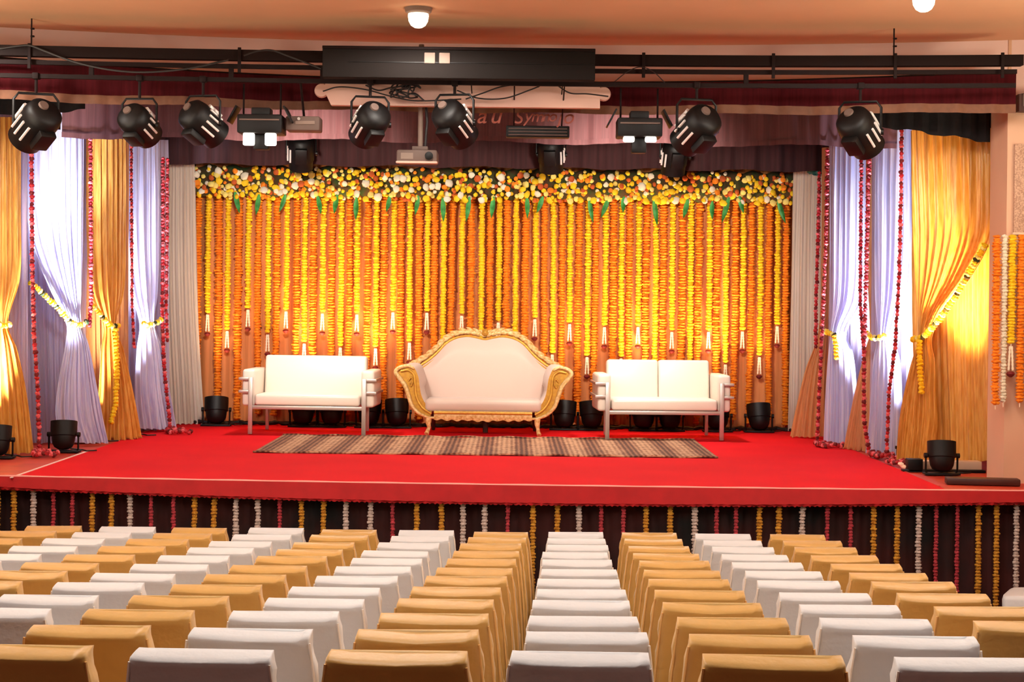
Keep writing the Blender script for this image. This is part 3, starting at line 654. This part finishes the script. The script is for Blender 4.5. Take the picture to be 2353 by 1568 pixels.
MB().lathe([(.03, 0), (.034, .03), (.026, .034)], 16, Matrix.Translation((.1, -.125, .0)) @ Matrix.Rotation(R(90), 4, 'X')).build('lens_ring', M['black'], pj)
MB().box((-.08, -.131, .0), (.1, .006, .05)).build('vent', M['plate'], pj, smooth=False)
MB().box((.02, 0, .07), (.13, .12, .035), .006).build('mount', M['grey_metal'], pj)
MB().tube([(.02, 0, .08), (.02, 0, .93)], .022, 10).build('pole', M['plate'], pj)
MB().tube([(.06, -.01, .08), (.075, -.02, .3), (.05, -.02, .55), (.06, -.4, .8)], .012, 6).build('cable', M['cable'], pj)

# ------------------------------------------------------------------ hanging spotlights
def fresnel(label, px, py, D, yaw, pitch, s=1.0, top_z=None, power=0, color=SOFTW, aim=None, name='stage_spotlight', ang=64):
    if D < 13: D = tr_d(xr(px, 12.1))
    c = at(px, py, D)
    t = thing(name, label, 'spotlight', c, group='spotlights hanging from the truss')
    Mx = Matrix.Rotation(yaw, 4, 'Z') @ Matrix.Rotation(-pitch, 4, 'X')          # local +y is the beam
    rx = Mx @ Matrix.Rotation(R(-90), 4, 'X')                                     # lathe axis z -> +y
    MB().lathe([(.02, -.165 * s), (.085 * s, -.16 * s), (.112 * s, -.135 * s), (.122 * s, -.09 * s), (.122 * s, .06 * s), (.112 * s, .08 * s), (.112 * s, .155 * s), (.1 * s, .16 * s), (.1 * s, .12 * s), (.02, .12 * s)], 24, rx).build('housing', M['black'], t); hs = t.children[0]
    MB().lathe([(.03 * s, -.176 * s), (.034 * s, -.16 * s)], 14, Matrix.Translation(Mx @ Vector((-.02 * s, 0, .03 * s))) @ rx).build('back_knob', M['grey_metal'], hs)
    MB().lathe([(.1 * s, .125 * s), (.07 * s, .145 * s), (.02 * s, .152 * s)], 20, rx).build('lens', M['glass'], hs)
    sd = 1 if yaw < 0 else -1
    for q in range(5):
        an = R(58 - 24 * q)
        pts = []
        for k_ in range(2):
            y = (-.06 + k_ * .125) * s
            pts.append(Mx @ Vector((sd * math.cos(an) * .126 * s, y, math.sin(an) * .126 * s)))
        MB().tube(pts, .009 * s if q else .017 * s, 6).build('cooling_fin', M['fin'], hs)
    MB().box(Mx @ Vector((0, -.02 * s, -.135 * s)), (.11 * s, .15 * s, .05 * s), .01, rot=Mx.to_3x3()).build('base_box', M['black'], t)
    W_ = .135 * s; Hh = .2 * s
    yk = [(-W_, 0, 0), (-W_, 0, Hh * .8), (-W_ + .03 * s, 0, Hh), (W_ - .03 * s, 0, Hh), (W_, 0, Hh * .8), (W_, 0, 0)]
    Rz = Matrix.Rotation(yaw * .4, 4, 'Z')
    MB().tube([Rz @ Vector(p) for p in yk], .009 * s, 6).build('yoke', M['black'], t)
    for s_ in (-1, 1): MB().lathe([(.022 * s, 0), (.022 * s, .02)], 10, Matrix.Translation(Rz @ Vector((s_ * W_, 0, 0))) @ Rz @ Matrix.Rotation(R(90), 4, 'Y')).build('yoke_knob', M['black'], t)
    tz = (top_z if top_z else z3) - c.z
    MB().tube([(0, 0, Hh), (0, 0, max(tz, Hh + .03))], .012, 8).build('hanger', M['truss'], t)
    MB().box((0, 0, max(tz, Hh + .03)), (.05, .07, .05), .006).build('clamp', M['truss'], t)
    if power:
        dr = Mx @ Vector((0, 1, 0)); lamp('SPOT', 'beam', c + dr * .2 * s, power, color, t, aim=aim if aim is not None else c + dr * 3, size=.08, angle=ang, blend=.95)
    return t
fresnel('big spotlight at far left turned to the left', 82, 288, 12.05, R(48), R(32), 1.25, power=P_SPOT * 2.3, aim=(-4.2, 15, 2.9), color=COOL)
fresnel('spotlight facing right, second from the left', 320, 288, 12.2, R(-18), R(25), 1.05, power=P_SPOT * 1.4, aim=(-3.9, 16, 3.0), color=COOL)
fresnel('spotlight with bright fins left of the left flood light', 466, 284, 12.2, R(-38), R(30), 1.1, power=P_SPOT, aim=(-.8, 16.4, 1.6))
fresnel('spotlight hanging left of the projector pole', 850, 286, 12.3, R(28), R(30), 1.1, power=P_SPOT, aim=(-1.8, 16.6, 1.4))
fresnel('spotlight hanging right of the projector pole', 1044, 284, 12.3, R(-30), R(32), 1.15, power=P_SPOT, aim=(.3, 16.6, 1.4))
fresnel('spotlight hanging right of the right flood light', 1600, 298, 12.2, R(30), R(30), 1.2, power=P_SPOT, aim=(1.2, 16.6, 1.5))
fresnel('spotlight at far right in front of the blue drape', 1976, 304, 12.1, R(-40), R(34), 1.2, power=P_SPOT * 2.6, aim=(3.6, 15.2, 2.9), color=COOL)
fresnel('small dark spotlight low on the left above the flowers', 692, 352, 16.35, R(8), R(62), 1.15, top_z=4.78, power=260, aim=(-2.2, 14.8, 1.08), ang=110, name='backdrop_spotlight')
fresnel('small dark spotlight low near the middle above the flowers', 1266, 356, 16.35, R(-6), R(62), 1.15, top_z=4.78, power=260, aim=(.1, 14.6, 1.08), ang=110, name='backdrop_spotlight')
fresnel('small dark spotlight low on the right above the flowers', 1550, 362, 16.35, R(6), R(62), 1.15, top_z=4.78, power=260, aim=(1.9, 14.8, 1.08), ang=110, name='backdrop_spotlight')

def flood(label, px, py, D, long_lamp, aim):
    c = at(px, py, D); t = thing('flood_light', label, 'flood light', c, group='flood lights hanging from the truss')
    MB().box((0, 0, 0), (.36, .26, .15), .012).build('housing', M['black'], t)
    MB().box((0, 0, .1), (.15, .16, .07), .008).build('ballast', M['black'], t)
    MB().box((0, -.135, .03), (.32, .012, .012)).build('ridge', M['grey_metal'], t, smooth=False)
    hz = .1 if long_lamp else .045
    for s_ in (-1, 1):
        MB().box((s_ * .088, -.1, -.075 - hz / 2), (.09, .05, hz), .012).build('lamp_tube', M['tube_on'], t)
        o = MB().box((s_ * .235, -.02, -.035), (.015, .2, .15), .003).build('barn_door', M['black'], t); o.rotation_euler = (0, R(s_ * -28), 0)
        MB().tube([(s_ * .15, 0, .05), (s_ * .15, 0, z3 - c.z)], .008, 6).build('hanger', M['truss'], t)
    MB().box((0, .0, -.14), (.12, .1, .12), .01).build('reflector_box', M['black'], t)
    lamp('SPOT', 'flood_beam', c + Vector((0, .2, -.12)), P_FLOOD * 1.5, SOFTW, t, aim=aim, size=.15, angle=68, blend=.9)
flood('left flood light with two glowing lamp tubes', 602, 288, 12.35, True, (-2.0, 17.7, 3.0))
flood('right flood light with two bright short lamps', 1468, 296, 12.35, False, (1.25, 17.7, 3.0))

# cables slung along the truss
def cable(label, pts, r=.006):
    P = [at(*p) for p in pts]; n = 40; ks = smooth_keys([(i, *p) for i, p in enumerate(P)], n); base = P[0]
    t = MB().tube([Vector(k_[1:]) - base for k_ in ks], r, 5).build('slack_cable', M['cable'], None, loc=base)
    tag(t, label, 'cable', 'cables slung along the truss')
cable('black cable arching over the truss at far left', [(0, 112, 12.0), (40, 106, 12.0), (70, 105, 12.0), (105, 118, 12.0), (170, 142, 12.0), (250, 160, 12.0), (330, 166, 12.0), (430, 158, 12.0), (525, 138, 12.0)], .009)
cable('black cable arching over the truss left of the panel', [(560, 128, 12.0), (590, 118, 12.0), (625, 116, 12.0), (660, 128, 12.0), (705, 145, 12.0), (738, 158, 12.0)], .008)
cable('black cable sagging across the left of the screen casing', [(742, 210, 12.3), (780, 200, 12.3), (840, 206, 12.3), (900, 222, 12.3), (960, 232, 12.3), (1060, 228, 12.3)])
cable('black cable sagging low across the screen casing middle', [(1050, 208, 12.28), (1100, 226, 12.28), (1160, 226, 12.28), (1215, 208, 12.28), (1240, 198, 12.28)])
cable('black cable looping near the tangled knot', [(840, 196, 12.26), (870, 208, 12.26), (905, 202, 12.26), (920, 226, 12.26), (950, 214, 12.26), (975, 232, 12.26)], .007)
cable('black cable rising diagonally over the screen casing', [(1070, 228, 12.26), (1110, 214, 12.26), (1150, 200, 12.26), (1190, 194, 12.26)])
cable('black cable curving at the right screen casing end', [(1280, 196, 12.26), (1310, 214, 12.26), (1350, 216, 12.26), (1398, 222, 12.26)])
cable('thin black cable peaked over the right truss post', [(1412, 188, 12.0), (1440, 166, 12.0), (1470, 154, 12.0), (1500, 164, 12.0), (1528, 190, 12.0)], .004)
kb = thing('cable_knot', 'tangled bundle of black cables below the panel', 'cable', at(932, 200, 12.25))
rk = random.Random(3)
for q in range(5):
    pts = [(rk.uniform(-.13, .13), rk.uniform(-.03, .03), rk.uniform(-.09, .06)) for _ in range(6)]
    MB().tube([k_[1:] for k_ in smooth_keys([(i, *p) for i, p in enumerate(pts)], 40)], .007, 5).build('cable_loop', M['cable'], kb)

# teal bundle at the right of the backdrop
tb = thing('teal_bundle', 'crumpled teal plastic bundle above the right grey drape', 'bundle', at(1876, 386, 16.9))
rk = random.Random(9)
def crump(u, v):
    th, ph = 2 * math.pi * u, math.pi * v; r_ = 1 + .12 * math.sin(5 * th + 3 * ph) + .1 * math.sin(9 * ph + 2 * th)
    return (.115 * r_ * math.sin(ph) * math.cos(th), .07 * r_ * math.sin(ph) * math.sin(th), .075 * r_ * math.cos(ph))
MB().sheet(24, 14, crump, wrap=True).build('sheet', M['teal'], tb, ang=20)
MB().tube([(0, 0, .06), (.01, 0, 4.8 - tb.location.z)], .008, 6).build('cord', M['cable'], tb)

# ------------------------------------------------------------------ floor PAR cans
def par(label, px, D, aim, color, power, s=1.12, yaw=0.0, lean=R(12), angle=34):
    x = xr(px, D); t = thing('floor_spotlight', label, 'spotlight', (x, D, ZS + .007), group='floor spotlights on the stage')
    Mx = Matrix.Translation((0, 0, .165 * s)) @ Matrix.Rotation(yaw, 4, 'Z') @ Matrix.Rotation(-lean, 4, 'X')
    MB().lathe([(.02, -.14 * s), (.05 * s, -.136 * s), (.08 * s, -.118 * s), (.098 * s, -.085 * s), (.105 * s, -.045 * s), (.107 * s, -.02 * s), (.118 * s, -.014 * s), (.12 * s, .05 * s), (.121 * s, .12 * s), (.113 * s, .12 * s), (.108 * s, .06 * s), (.02, .05 * s)], 22, Mx).build('can', M['black'], t); cn_ = t.children[0]
    MB().lathe([(.11 * s, .062 * s), (.02, .068 * s)], 20, Mx).build('lens', M['glass'], cn_)
    for s_ in (-1, 1):
        MB().tube([(s_ * .135 * s, 0, .165 * s), (s_ * .135 * s, 0, .03), (s_ * .12 * s, .01, .012)], .009 * s, 6).build('bracket_leg', M['black'], t)
        MB().lathe([(.022 * s, -.012), (.022 * s, .014)], 10, Matrix.Translation((s_ * .138 * s, 0, .165 * s)) @ Matrix.Rotation(R(90), 4, 'Y')).build('knob', M['black'], t)
    MB().box((0, 0, .01), (.3 * s, .11 * s, .018), .004).build('base_plate', M['black'], t)
    MB().tube([(.05, .05, .03), (.14, .12, .012), (.2, .05, .01), (.28, .1, .01)], .007, 5).build('power_cable', M['cable'], t)
    if power:
        lamp('SPOT', 'uplight', Vector((x, D, ZS)) + Vector(Mx @ Vector((0, 0, .14 * s))), power, color, t, aim=aim, size=.1, angle=angle, blend=1.0)
bl = [(500, 'left of the left sofa'), (700, 'under the left sofa, left one'), (765, 'under the left sofa, right one'), (852, 'behind the right leg of the left sofa'), (915, 'between left sofa and throne sofa'),
      (1300, 'right of the throne sofa'), (1362, 'behind the left arm of the right sofa'), (1482, 'under the right sofa, left one'), (1542, 'under the right sofa, right one'), (1652, 'behind the right leg of the right sofa'), (1747, 'right of the right sofa')]
for i, (px, lb) in enumerate(bl):
    x = xr(px, 17.25); par(f'black floor spotlight {lb}', px, 17.22, (x + .05 * (-1) ** i, 17.72, 2.7), WARMER, P_PAR * (3.6 if px in (700, 852, 1482, 1652) else 1.0), yaw=R(8 * (-1) ** i), lean=R(14), angle=52)
t = MB().tube([(bx0 + .1 + (bx1 - bx0 - .2) * i / 150, 17.42 + .035 * math.sin(i * .7) + .02 * math.sin(i * 1.9), ZS + .03 + .006 * math.sin(i * 1.3)) for i in range(151)], [.022 + .006 * math.sin(i * 2.3) for i in range(151)], 6).build('cable_run', M['cable'])
tag(t, 'thick black cable bundle along the foot of the backdrop', 'cable')
par('black floor spotlight before the left lavender drape', 150, 14.05, (-4.22, 14.6, 3.0), COOL, P_WING * 1.8, 1.0, R(10))
par('black floor spotlight cut by the left edge', -2, 13.45, (-4.6, 13.9, 3.0), WARM, P_WING * 1.0, 1.0, R(10))
par('black floor spotlight hidden behind the left white skirt', 205, 15.05, (-4.02, 15.35, 2.9), WARM, P_WING * .9, .8)
par('black floor spotlight hidden behind the left gold skirt', 295, 15.75, (-3.92, 16.2, 2.9), COOL, P_WING * 1.3, .8)
par('black floor spotlight hidden behind the right peach skirt', 1988, 15.33, (3.52, 15.62, 2.9), COOL, P_WING * 2.2, .8, angle=42)
par('black floor spotlight hidden behind the right gold skirt', 2088, 14.28, (3.72, 14.5, 2.9), COOL, P_WING * 2.2, .7, angle=42)
par('big black floor spotlight before the right gold curtain', 2168, 13.02, (3.98, 13.6, 2.75), WARMER, P_WING * 1.6, 1.0, R(-10))
bx = thing('black_transformer', 'small black box with white plugs by the right floor spotlight', 'box', (xr(2105, 13.3), 13.3, ZS + .006))
MB().box((0, 0, .055), (.13, .1, .11), .006).build('case', M['black'], bx)
for q in range(2): MB().lathe([(.016, 0), (.02, .02), (.01, .045)], 10, Matrix.Translation((-.085 - .02 * q, -.03, .035 + .02 * q)) @ Matrix.Rotation(R(-70), 4, 'Y')).build('plug', M['tuberose'], bx)

# right stage details
p0, p1 = 3.62, 4.14
pn = thing('pale_plinth', 'low pale plinth below the plain gold curtain', 'plinth', (0, 0, 0))
MB().box(((p0 + p1) / 2, 13.42, ZS + .045), (p1 - p0, .12, .09), .008).build('block', M['plinth'], pn)
MB().box(((p0 + p1) / 2 - .1, 13.29, ZS + .012), (p1 - p0 + .2, .08, .024), .004).build('cable_cover', M['black'], pn)
bdw = thing('dark_board', 'dark wooden board lying on the stage before the right pillar', 'board', (xr(2262, 12.35), 12.35, ZS + .002))
MB().box((0, 0, .03), (.58, .12, .055), .01).build('board', M['darkwood'], bdw); bdw.rotation_euler.z = R(-8)
pnl = thing('perforated_panel', 'speckled perforated panel on the right pillar', 'panel', (4.6, 12.48, 3.5))
MB().box((0, 0, 0), (1.0, .03, .73), .006).build('board', M['speck'], pnl)
MB().box((0, -.004, -.37), (1.02, .03, .02), .004).build('lower_trim', M['plinth'], pnl)
sg2 = thing('wall_speaker', 'brown wall speaker at the right edge by the truss', 'speaker', at(2350, 232, 12.42))
MB().prism([(-.045, .05), (.2, .09), (.2, -.09), (-.045, -.09)], -.05, .05).build('cabinet', M['darkwood'], sg2, smooth=False)
MB().box((.08, -.054, 0), (.2, .008, .1), .003).build('grille', M['grey_metal'], sg2)
for i, (px, c, y1, rd) in enumerate(((2291, 'orange', 930, .034), (2309, 'white_fl', 925, .026), (2327, 'yellow', 790, .034), (2347, 'orange', 925, .034), (2366, 'white_fl', 900, .026))):
    D = 12.4; a_, b_ = at(px, 540, D), at(px - 4, y1, D)
    t = thing('pillar_garland', ['orange marigold garland at the inner edge of the right pillar', 'white blossom garland on the right pillar', 'short yellow garland with tassel on the right pillar', 'orange marigold garland near the right frame edge', 'pale garland cut off by the right frame edge'][i], 'garland', b_, group='garlands on the right pillar')
    strand('flower_string', [a_ - b_, (a_ - b_) * .5, (0, 0, 0)], rd, .026, 600 + i, M[c], t)
    MB().tube([(0, 0, .01), (0, 0, -.04)], [.008, .003], 6).build('string_end', M['tuberose'], t)
    if c == 'yellow':
        for me in TAS: link('tassel', me, t)
        link('rose_tip', ROSE, t, (0, 0, -.245))

# ================================================================== SOFAS
def white_sofa(label, px, D, rotz, two):
    t = thing('white_sofa', label, 'sofa', (xr(px, D), D, ZS + .014), rotz, 'white leather sofas on the stage')
    W_ = 1.12
    for s_ in ((-1, 1) if two else (0,)):
        w_ = W_ / 2 if two else W_
        cx = s_ * W_ / 4 if two else 0
        MB().box((cx, .2, .6), (w_ - .004, .15, .44), .03, rot=Matrix.Rotation(R(-7), 3, 'X'), seg=3).build('back_cushion', M['leather'], t)
    MB().box((0, -.05, .365), (W_, .6, .12), .03, seg=3).build('seat_cushion', M['leather'], t)
    for s_ in (-1, 1):
        x = s_ * (W_ / 2 + .075)
        MB().box((x, -.02, .49), (.14, .58, .39), .03, seg=3).build('arm', M['leather'], t)
        xf = s_ * (W_ / 2 + .045)
        MB().box((xf, -.345, .3), (.045, .03, .6), .004).build('front_leg', M['chrome'], t)
        MB().box((xf - s_ * .05, .27, .16), (.035, .03, .32), .004).build('rear_leg', M['chrome'], t)
        for z in (.45, .585):
            MB().box((x + s_ * .04, -.33, z), (.12, .035, .03), .004).build('arm_bar', M['chrome'], t)
            MB().box((x + s_ * .085, -.04, z), (.018, .56, .03), .004).build('side_bar', M['chrome'], t)
    MB().box((0, -.335, .285), (W_ + .06, .03, .04), .004).build('front_rail', M['chrome'], t)
    MB().box((0, .255, .285), (W_ + .06, .03, .04), .004).build('rear_rail', M['chrome'], t)
    return t
white_sofa('white leather sofa with chrome legs left of the throne sofa', 722, 16.45, R(-3), False)
white_sofa('white leather two-cushion sofa with chrome legs right of the throne sofa', 1519, 16.35, R(3), True)

def throne():
    D = 16.7; k_ = F / D
    t = thing('throne_sofa', 'ornate cream sofa with gilded carved frame in the stage centre', 'sofa', (xr(1114.5, D), D, ZS + .008))
    def q(px, py): return ((px - 1114.5) / k_ * 1.0, (1001 - py) / k_)
    half = [(1114, 776), (1135, 772), (1158, 769), (1185, 774), (1208, 787), (1227, 807), (1248, 825), (1276, 843), (1290, 848)]
    right = [q(*p) for p in half]; outl = [(-x, z) for x, z in right[::-1]][:-1] + right
    kk = smooth_keys([(i, x, z) for i, (x, z) in enumerate(outl)], 96); curve = [(a_[1], a_[2]) for a_ in kk]
    def yb(z): return .24 + .10 * (z - .35)
    rr = random.Random(2)
    MB().tube([(x, yb(z), z - .005) for x, z in curve], [.026 + .006 * math.sin(i * 1.9) + .006 * abs(math.sin(i * .55)) for i in range(97)], 9).build('crest_rail', M['giltcream'], t)
    MB().tube([(x * .975, yb(z) - .03, z - .055) for x, z in curve], .016, 8).build('inner_bead', M['giltw'], t)
    MB().tube([(x * .96, yb(z) - .045, z - .088) for x, z in curve], .008, 6).build('inner_bead', M['giltw'], t)
    # carved leaves on the crest
    for i in range(6, 92, 4):
        x, z = curve[i]; x2, z2_ = curve[i + 1]; an = math.atan2(z2_ - z, x2 - x); lift = .022 if 30 < i < 66 else .012
        o = MB().lathe([(.003, -.05), (.016, -.025), (.02, 0), (.014, .03), (.003, .055)], 8).build('carved_leaf', M['giltcream'], t, loc=(x - math.sin(an) * lift, yb(z) - .02, z + math.cos(an) * lift))
        o.rotation_euler = (0, R(90) - an + (.35 if x < 0 else -.35), 0)
    o = MB().lathe([(.004, .05), (.03, .035), (.045, 0), (.03, -.03), (.008, -.05)], 10).build('crest_flower', M['giltw'], t, loc=(0, yb(1.08) - .02, curve[48][1] + .02)); o.rotation_euler = (R(90), 0, 0)
    n = 60
    def backp(u, v):
        i = min(int(u * 96), 95); f = u * 96 - i
        x = curve[i][0] + (curve[i + 1][0] - curve[i][0]) * f; zt = curve[i][1] + (curve[i + 1][1] - curve[i][1]) * f - .06
        z = .32 + (zt - .32) * v
        edge = min(1, 5 * min(u, 1 - u)) * min(1, 4 * (1 - v) + .15)
        return (x * .96, yb(z) - .01 - .075 * edge ** .6, z)
    MB().sheet(n, 24, backp).build('back_upholstery', M['uphol'], t, ang=180)
    MB().sheet(n, 6, lambda u, v: (lambda p: (p[0], yb(p[2]) + .03, p[2]))(backp(u, v))).build('back_board', M['giltcream'], t)
    MB().box((0, -.06, .315), (1.26, .6, .13), .045, seg=3).build('seat_cushion', M['uphol'], t)
    # arms: upholstered scroll swept from the back to the front
    arm_in = [(962, 856), (968, 872), (971, 892), (975, 912), (984, 930), (998, 945)]
    arm_out = [(992, 961), (968, 951), (951, 933), (943, 910), (934, 886), (922, 868), (917, 858), (926, 849), (944, 844), (956, 848)]
    for s_ in (-1, 1):
        prof = [q(*p) for p in arm_in + arm_out]; prof = [(x if s_ < 0 else -x, z) for x, z in prof]
        cl = smooth_keys([(i, *p) for i, p in enumerate(prof + [prof[0]])], 48)[:-1]; cl = [(a_[1], a_[2]) for a_ in cl]
        cxm = sum(x for x, _ in cl) / len(cl)
        m = MB(); V = []; ny = 8
        for j in range(ny + 1):
            y = -.34 + .62 * j / ny; sh = .05 * (j / ny); 
            V += [(x - s_ * sh * (1 if z > .5 else .4), y, z + .012 * math.sin(math.pi * j / ny)) for x, z in cl]
        N_ = len(cl)
        Fc = [(j * N_ + i, j * N_ + (i + 1) % N_, (j + 1) * N_ + (i + 1) % N_, (j + 1) * N_ + i) for j in range(ny) for i in range(N_)] + [tuple(range(N_)), tuple(ny * N_ + i for i in range(N_))]
        m.add(V, Fc); m.m[-2] = 1; m.build('arm', [M['uphol'], M['giltw']], t, ang=50)
        of = [q(*p) for p in [(958, 852), (944, 846), (926, 850), (917, 860), (926, 874), (938, 890), (946, 912), (954, 935), (970, 952), (992, 961), (1004, 962)]]
        ki = smooth_keys([(i, x if s_ < 0 else -x, z) for i, (x, z) in enumerate(of)], 44)
        MB().tube([(a_[1], -.35, a_[2]) for a_ in ki], [.014 + .012 * math.sin(math.pi * min(1, i / 40)) for i in range(45)], 9).build('arm_frame', M['giltcream'], t)
        of = [q(*p) for p in [(928, 858), (945, 856), (957, 866), (960, 885), (962, 908), (968, 926), (980, 942), (998, 953)]]
        ki = smooth_keys([(i, x if s_ < 0 else -x, z) for i, (x, z) in enumerate(of)], 40)
        MB().tube([(a_[1], -.352, a_[2]) for a_ in ki], .013, 8).build('arm_bead', M['giltw'], t)
        of = [q(*p) for p in [(945, 880), (952, 872), (955, 882), (951, 892), (948, 884)]]
        ki = smooth_keys([(i, x if s_ < 0 else -x, z) for i, (x, z) in enumerate(of)], 30)
        MB().tube([(a_[1], -.355, a_[2]) for a_ in ki], .008, 6).build('arm_scroll', M['giltw'], t)
        xl = q(992, 0)[0] * (1 if s_ < 0 else -1)
        MB().tube([(xl, -.33, .19), (xl - .004, -.34, .13), (xl + .004, -.325, .08), (xl + s_ * .012, -.34, .035), (xl + s_ * .02, -.36, .012)], [.035, .03, .02, .022, .026], 9).build('front_leg', M['giltcream'], t)
        MB().tube([(xl * .95, .26, .2), (xl * .96, .28, .1), (xl * .97, .32, .005)], [.03, .022, .02], 8).build('rear_leg', M['darkwood'], t)
    MB().tube([(.02, .0, .2), (.02, .0, .005)], [.035, .028], 8).build('middle_leg', M['darkwood'], t)
    xs_ = q(1004, 0)[0]
    def rail(u, v):
        x = xs_ + (-2 * xs_) * u; return (x, -.35 - .012 * math.sin(math.pi * v), .262 - v * (.095 + .016 * abs(math.sin(u * math.pi * 3)) ** .5 * math.sin(math.pi * u) + .008 * math.sin(u * 60)))
    m = MB().sheet(80, 6, rail); m.build('seat_rail', M['giltcream'], t)
    MB().tube([(xs_ - 2 * xs_ * i / 30, -.365, .242) for i in range(31)], .016, 8).build('rail_bead', M['giltw'], t)
    MB().box((0, -.05, .22), (-2 * xs_, .56, .07), .01).build('seat_base', M['giltcream'], t)
throne()

# ================================================================== HALL CHAIRS
CH = .82
def cw(z): return .405 + .095 * (1 - (z / .82) ** 2.4)
def chair_mesh(seed, gold):
    rg_ = random.Random(seed); ph = [rg_.uniform(0, 6.28) for _ in range(8)]; pull = [rg_.uniform(.3, 1) for _ in range(4)]
    n = 44; rows = 26; V = []
    zs = [0, .05, .12, .2, .3, .4, .5, .56, .62, .67, .71, .745, .77]
    def section(z, w_, d_, yc, extra=0):
        out = []
        for i in range(n):
            a_ = 2 * math.pi * i / n; ca, sa = math.cos(a_), math.sin(a_); e = .2
            x = w_ / 2 * math.copysign(abs(ca) ** e, ca); y = d_ / 2 * math.copysign(abs(sa) ** e, sa)
            fold = max(0, (.72 - z) / .72) * .012 * (math.sin(9 * a_ + ph[0]) + .7 * math.sin(14 * a_ + ph[1] + z * 6))
            wr = .004 * math.sin(x * 30 + z * 22 + ph[2]) * math.sin(z * 17 + ph[3]) + .0035 * math.sin(abs(x) * 70 + z * 60 + ph[6]) * max(0, min(1, (abs(x) - .09) * 10)) * (1 if .5 < z < .79 else .2)
            f = 1 + (fold + wr) / (w_ / 2)
            out.append((x * f, yc + y * (1 + (fold + wr) * 4), z))
        return out
    # local: +y faces the stage, the back panel stands at y = -0.2 and leans towards -y
    for z in zs:
        tt = z / .82; w_ = cw(z); d_ = .085; yc = -.10 - .158 * tt ** 1.35
        V += section(z, w_, d_ + .02 * (1 - tt), yc)
    for fz, fw, dd, yc, sg_ in ((.79, 1.0, .088, -.25, .5), (.799, .995, .084, -.25, 1), (.808, .985, .062, -.239, .7), (.815, .98, .038, -.227, .45), (.82, .975, .012, -.214, .25)):
        V += [(x, y, z - sg_ * .012 * (1 - (x / .2) ** 2) + .005 * pull[0] * (1 if x > .17 else 0) - .002 * math.sin(x * 16 + ph[4])) for x, y, z in section(fz, .41 * fw, dd, yc)]
    nr = len(zs) + 5
    Fc = [(j * n + i, j * n + (i + 1) % n, (j + 1) * n + (i + 1) % n, (j + 1) * n + i) for j in range(nr - 1) for i in range(n)] + [tuple((nr - 1) * n + i for i in range(n)), tuple(range(n))[::-1]]
    back = MB().add(V, Fc).mesh('back_cover', M['chair_gold' if gold else 'chair_white'], ang=70)
    # seat cover with skirt
    V = []
    for z, f in ((0, 1.05), (.06, 1.03), (.2, 1.0), (.35, .985), (.43, .97), (.455, .93), (.46, .8)):
        for i in range(n):
            a_ = 2 * math.pi * i / n; ca, sa = math.cos(a_), math.sin(a_); e = .3
            fo = max(0, .45 - z) * .03 * math.sin(11 * a_ + ph[5])
            V.append((.235 * f * math.copysign(abs(ca) ** e, ca) * (1 + fo), .06 + .205 * f * math.copysign(abs(sa) ** e, sa) * (1 + fo), z))
    nr = 7
    Fc = [(j * n + i, j * n + (i + 1) % n, (j + 1) * n + (i + 1) % n, (j + 1) * n + i) for j in range(nr - 1) for i in range(n)] + [tuple((nr - 1) * n + i for i in range(n)), tuple(range(n))[::-1]]
    seat = MB().add(V, Fc).mesh('seat_cover', M['chair_gold' if gold else 'chair_white'], ang=70)
    seams = []
    for s_ in (-1, 1):
        pts = []
        for z in (.1, .2, .3, .4, .5, .6, .68, .74, .785):
            tt = z / .82; w_ = cw(z); yc = -.10 - .158 * tt ** 1.35; d_ = .105 - .02 * tt
            pts.append((s_ * (w_ / 2 * .985), yc - d_ / 2 * .88, z))
        seams.append(MB().tube(pts, .0042, 5).mesh('side_seam', M['seam_gold' if gold else 'seam_white']))
    return back, seat, seams
CM = {g: [chair_mesh(40 + 10 * g + i, g) for i in range(4)] for g in (0, 1)}
proto = {}
def place_chair(kc, row, x, D, rz, lab, gold, extra_z=0, zrot=True):
    key = (gold, (row * 3 + kc) % 4)
    if key not in proto:
        b_, s_, sm = CM[gold][key[1]]
        t = bpy.data.objects.new('banquet_chair', None); COL.objects.link(t); t.empty_display_size = .1
        bk = link('back_cover', b_, t); link('seat_cover', s_, t)
        for q in sm: link('side_seam', q, bk)
        proto[key] = t
    else:
        t = copy_tree(proto[key])
    sl = (floor_z(D - .2) - floor_z(D + .2)) / .4
    t.location = (x, D, floor_z(D) + extra_z + .003); t.rotation_euler = (-math.atan(sl), 0, rz)
    tag(t, lab, 'chair', 'gold covered chairs' if gold else 'white covered chairs')
rc = random.Random(77)
for row in range(12):
    D0 = 11.2 - .625 * row
    for kc in range(3, -8, -1):
        D = D0 + rc.uniform(-.035, .035) + (.0 if abs(kc) < 4 else .02)
        x = .493 + .55 * kc - .038 * (11.2 - D0) + rc.uniform(-.011, .011); rz = R(-2.1) + R(rc.uniform(-2, 2))
        px = 1176.5 + x / D * F; hw = .24 / D * F
        if px + hw < 4 or px - hw > 2349: continue
        gold = kc % 2
        col = ordn(3 - kc)
        place_chair(kc, row, x, D + .25, rz, f'{"gold" if gold else "white"} cloth covered chair, {ORD[row]} row from stage, {col} from the right aisle', gold)
# lone chair and step at the right edge, near the stage
place_chair(0, 1, 3.86, 10.9, R(62), 'pinkish white covered chair at the right edge before the stage', 0)
stp = thing('wooden_step', 'dark wooden step on the floor by the right frame edge', 'step', (3.4, 11.45, 0))
MB().box((0, 0, .19), (.62, .3, .05), .008).build('tread', M['darkwood'], stp)
for s_ in (-1, 1): MB().box((s_ * .27, 0, .085), (.04, .26, .17), .004).build('support', M['darkwood'], stp)
stp.rotation_euler.z = R(-35)
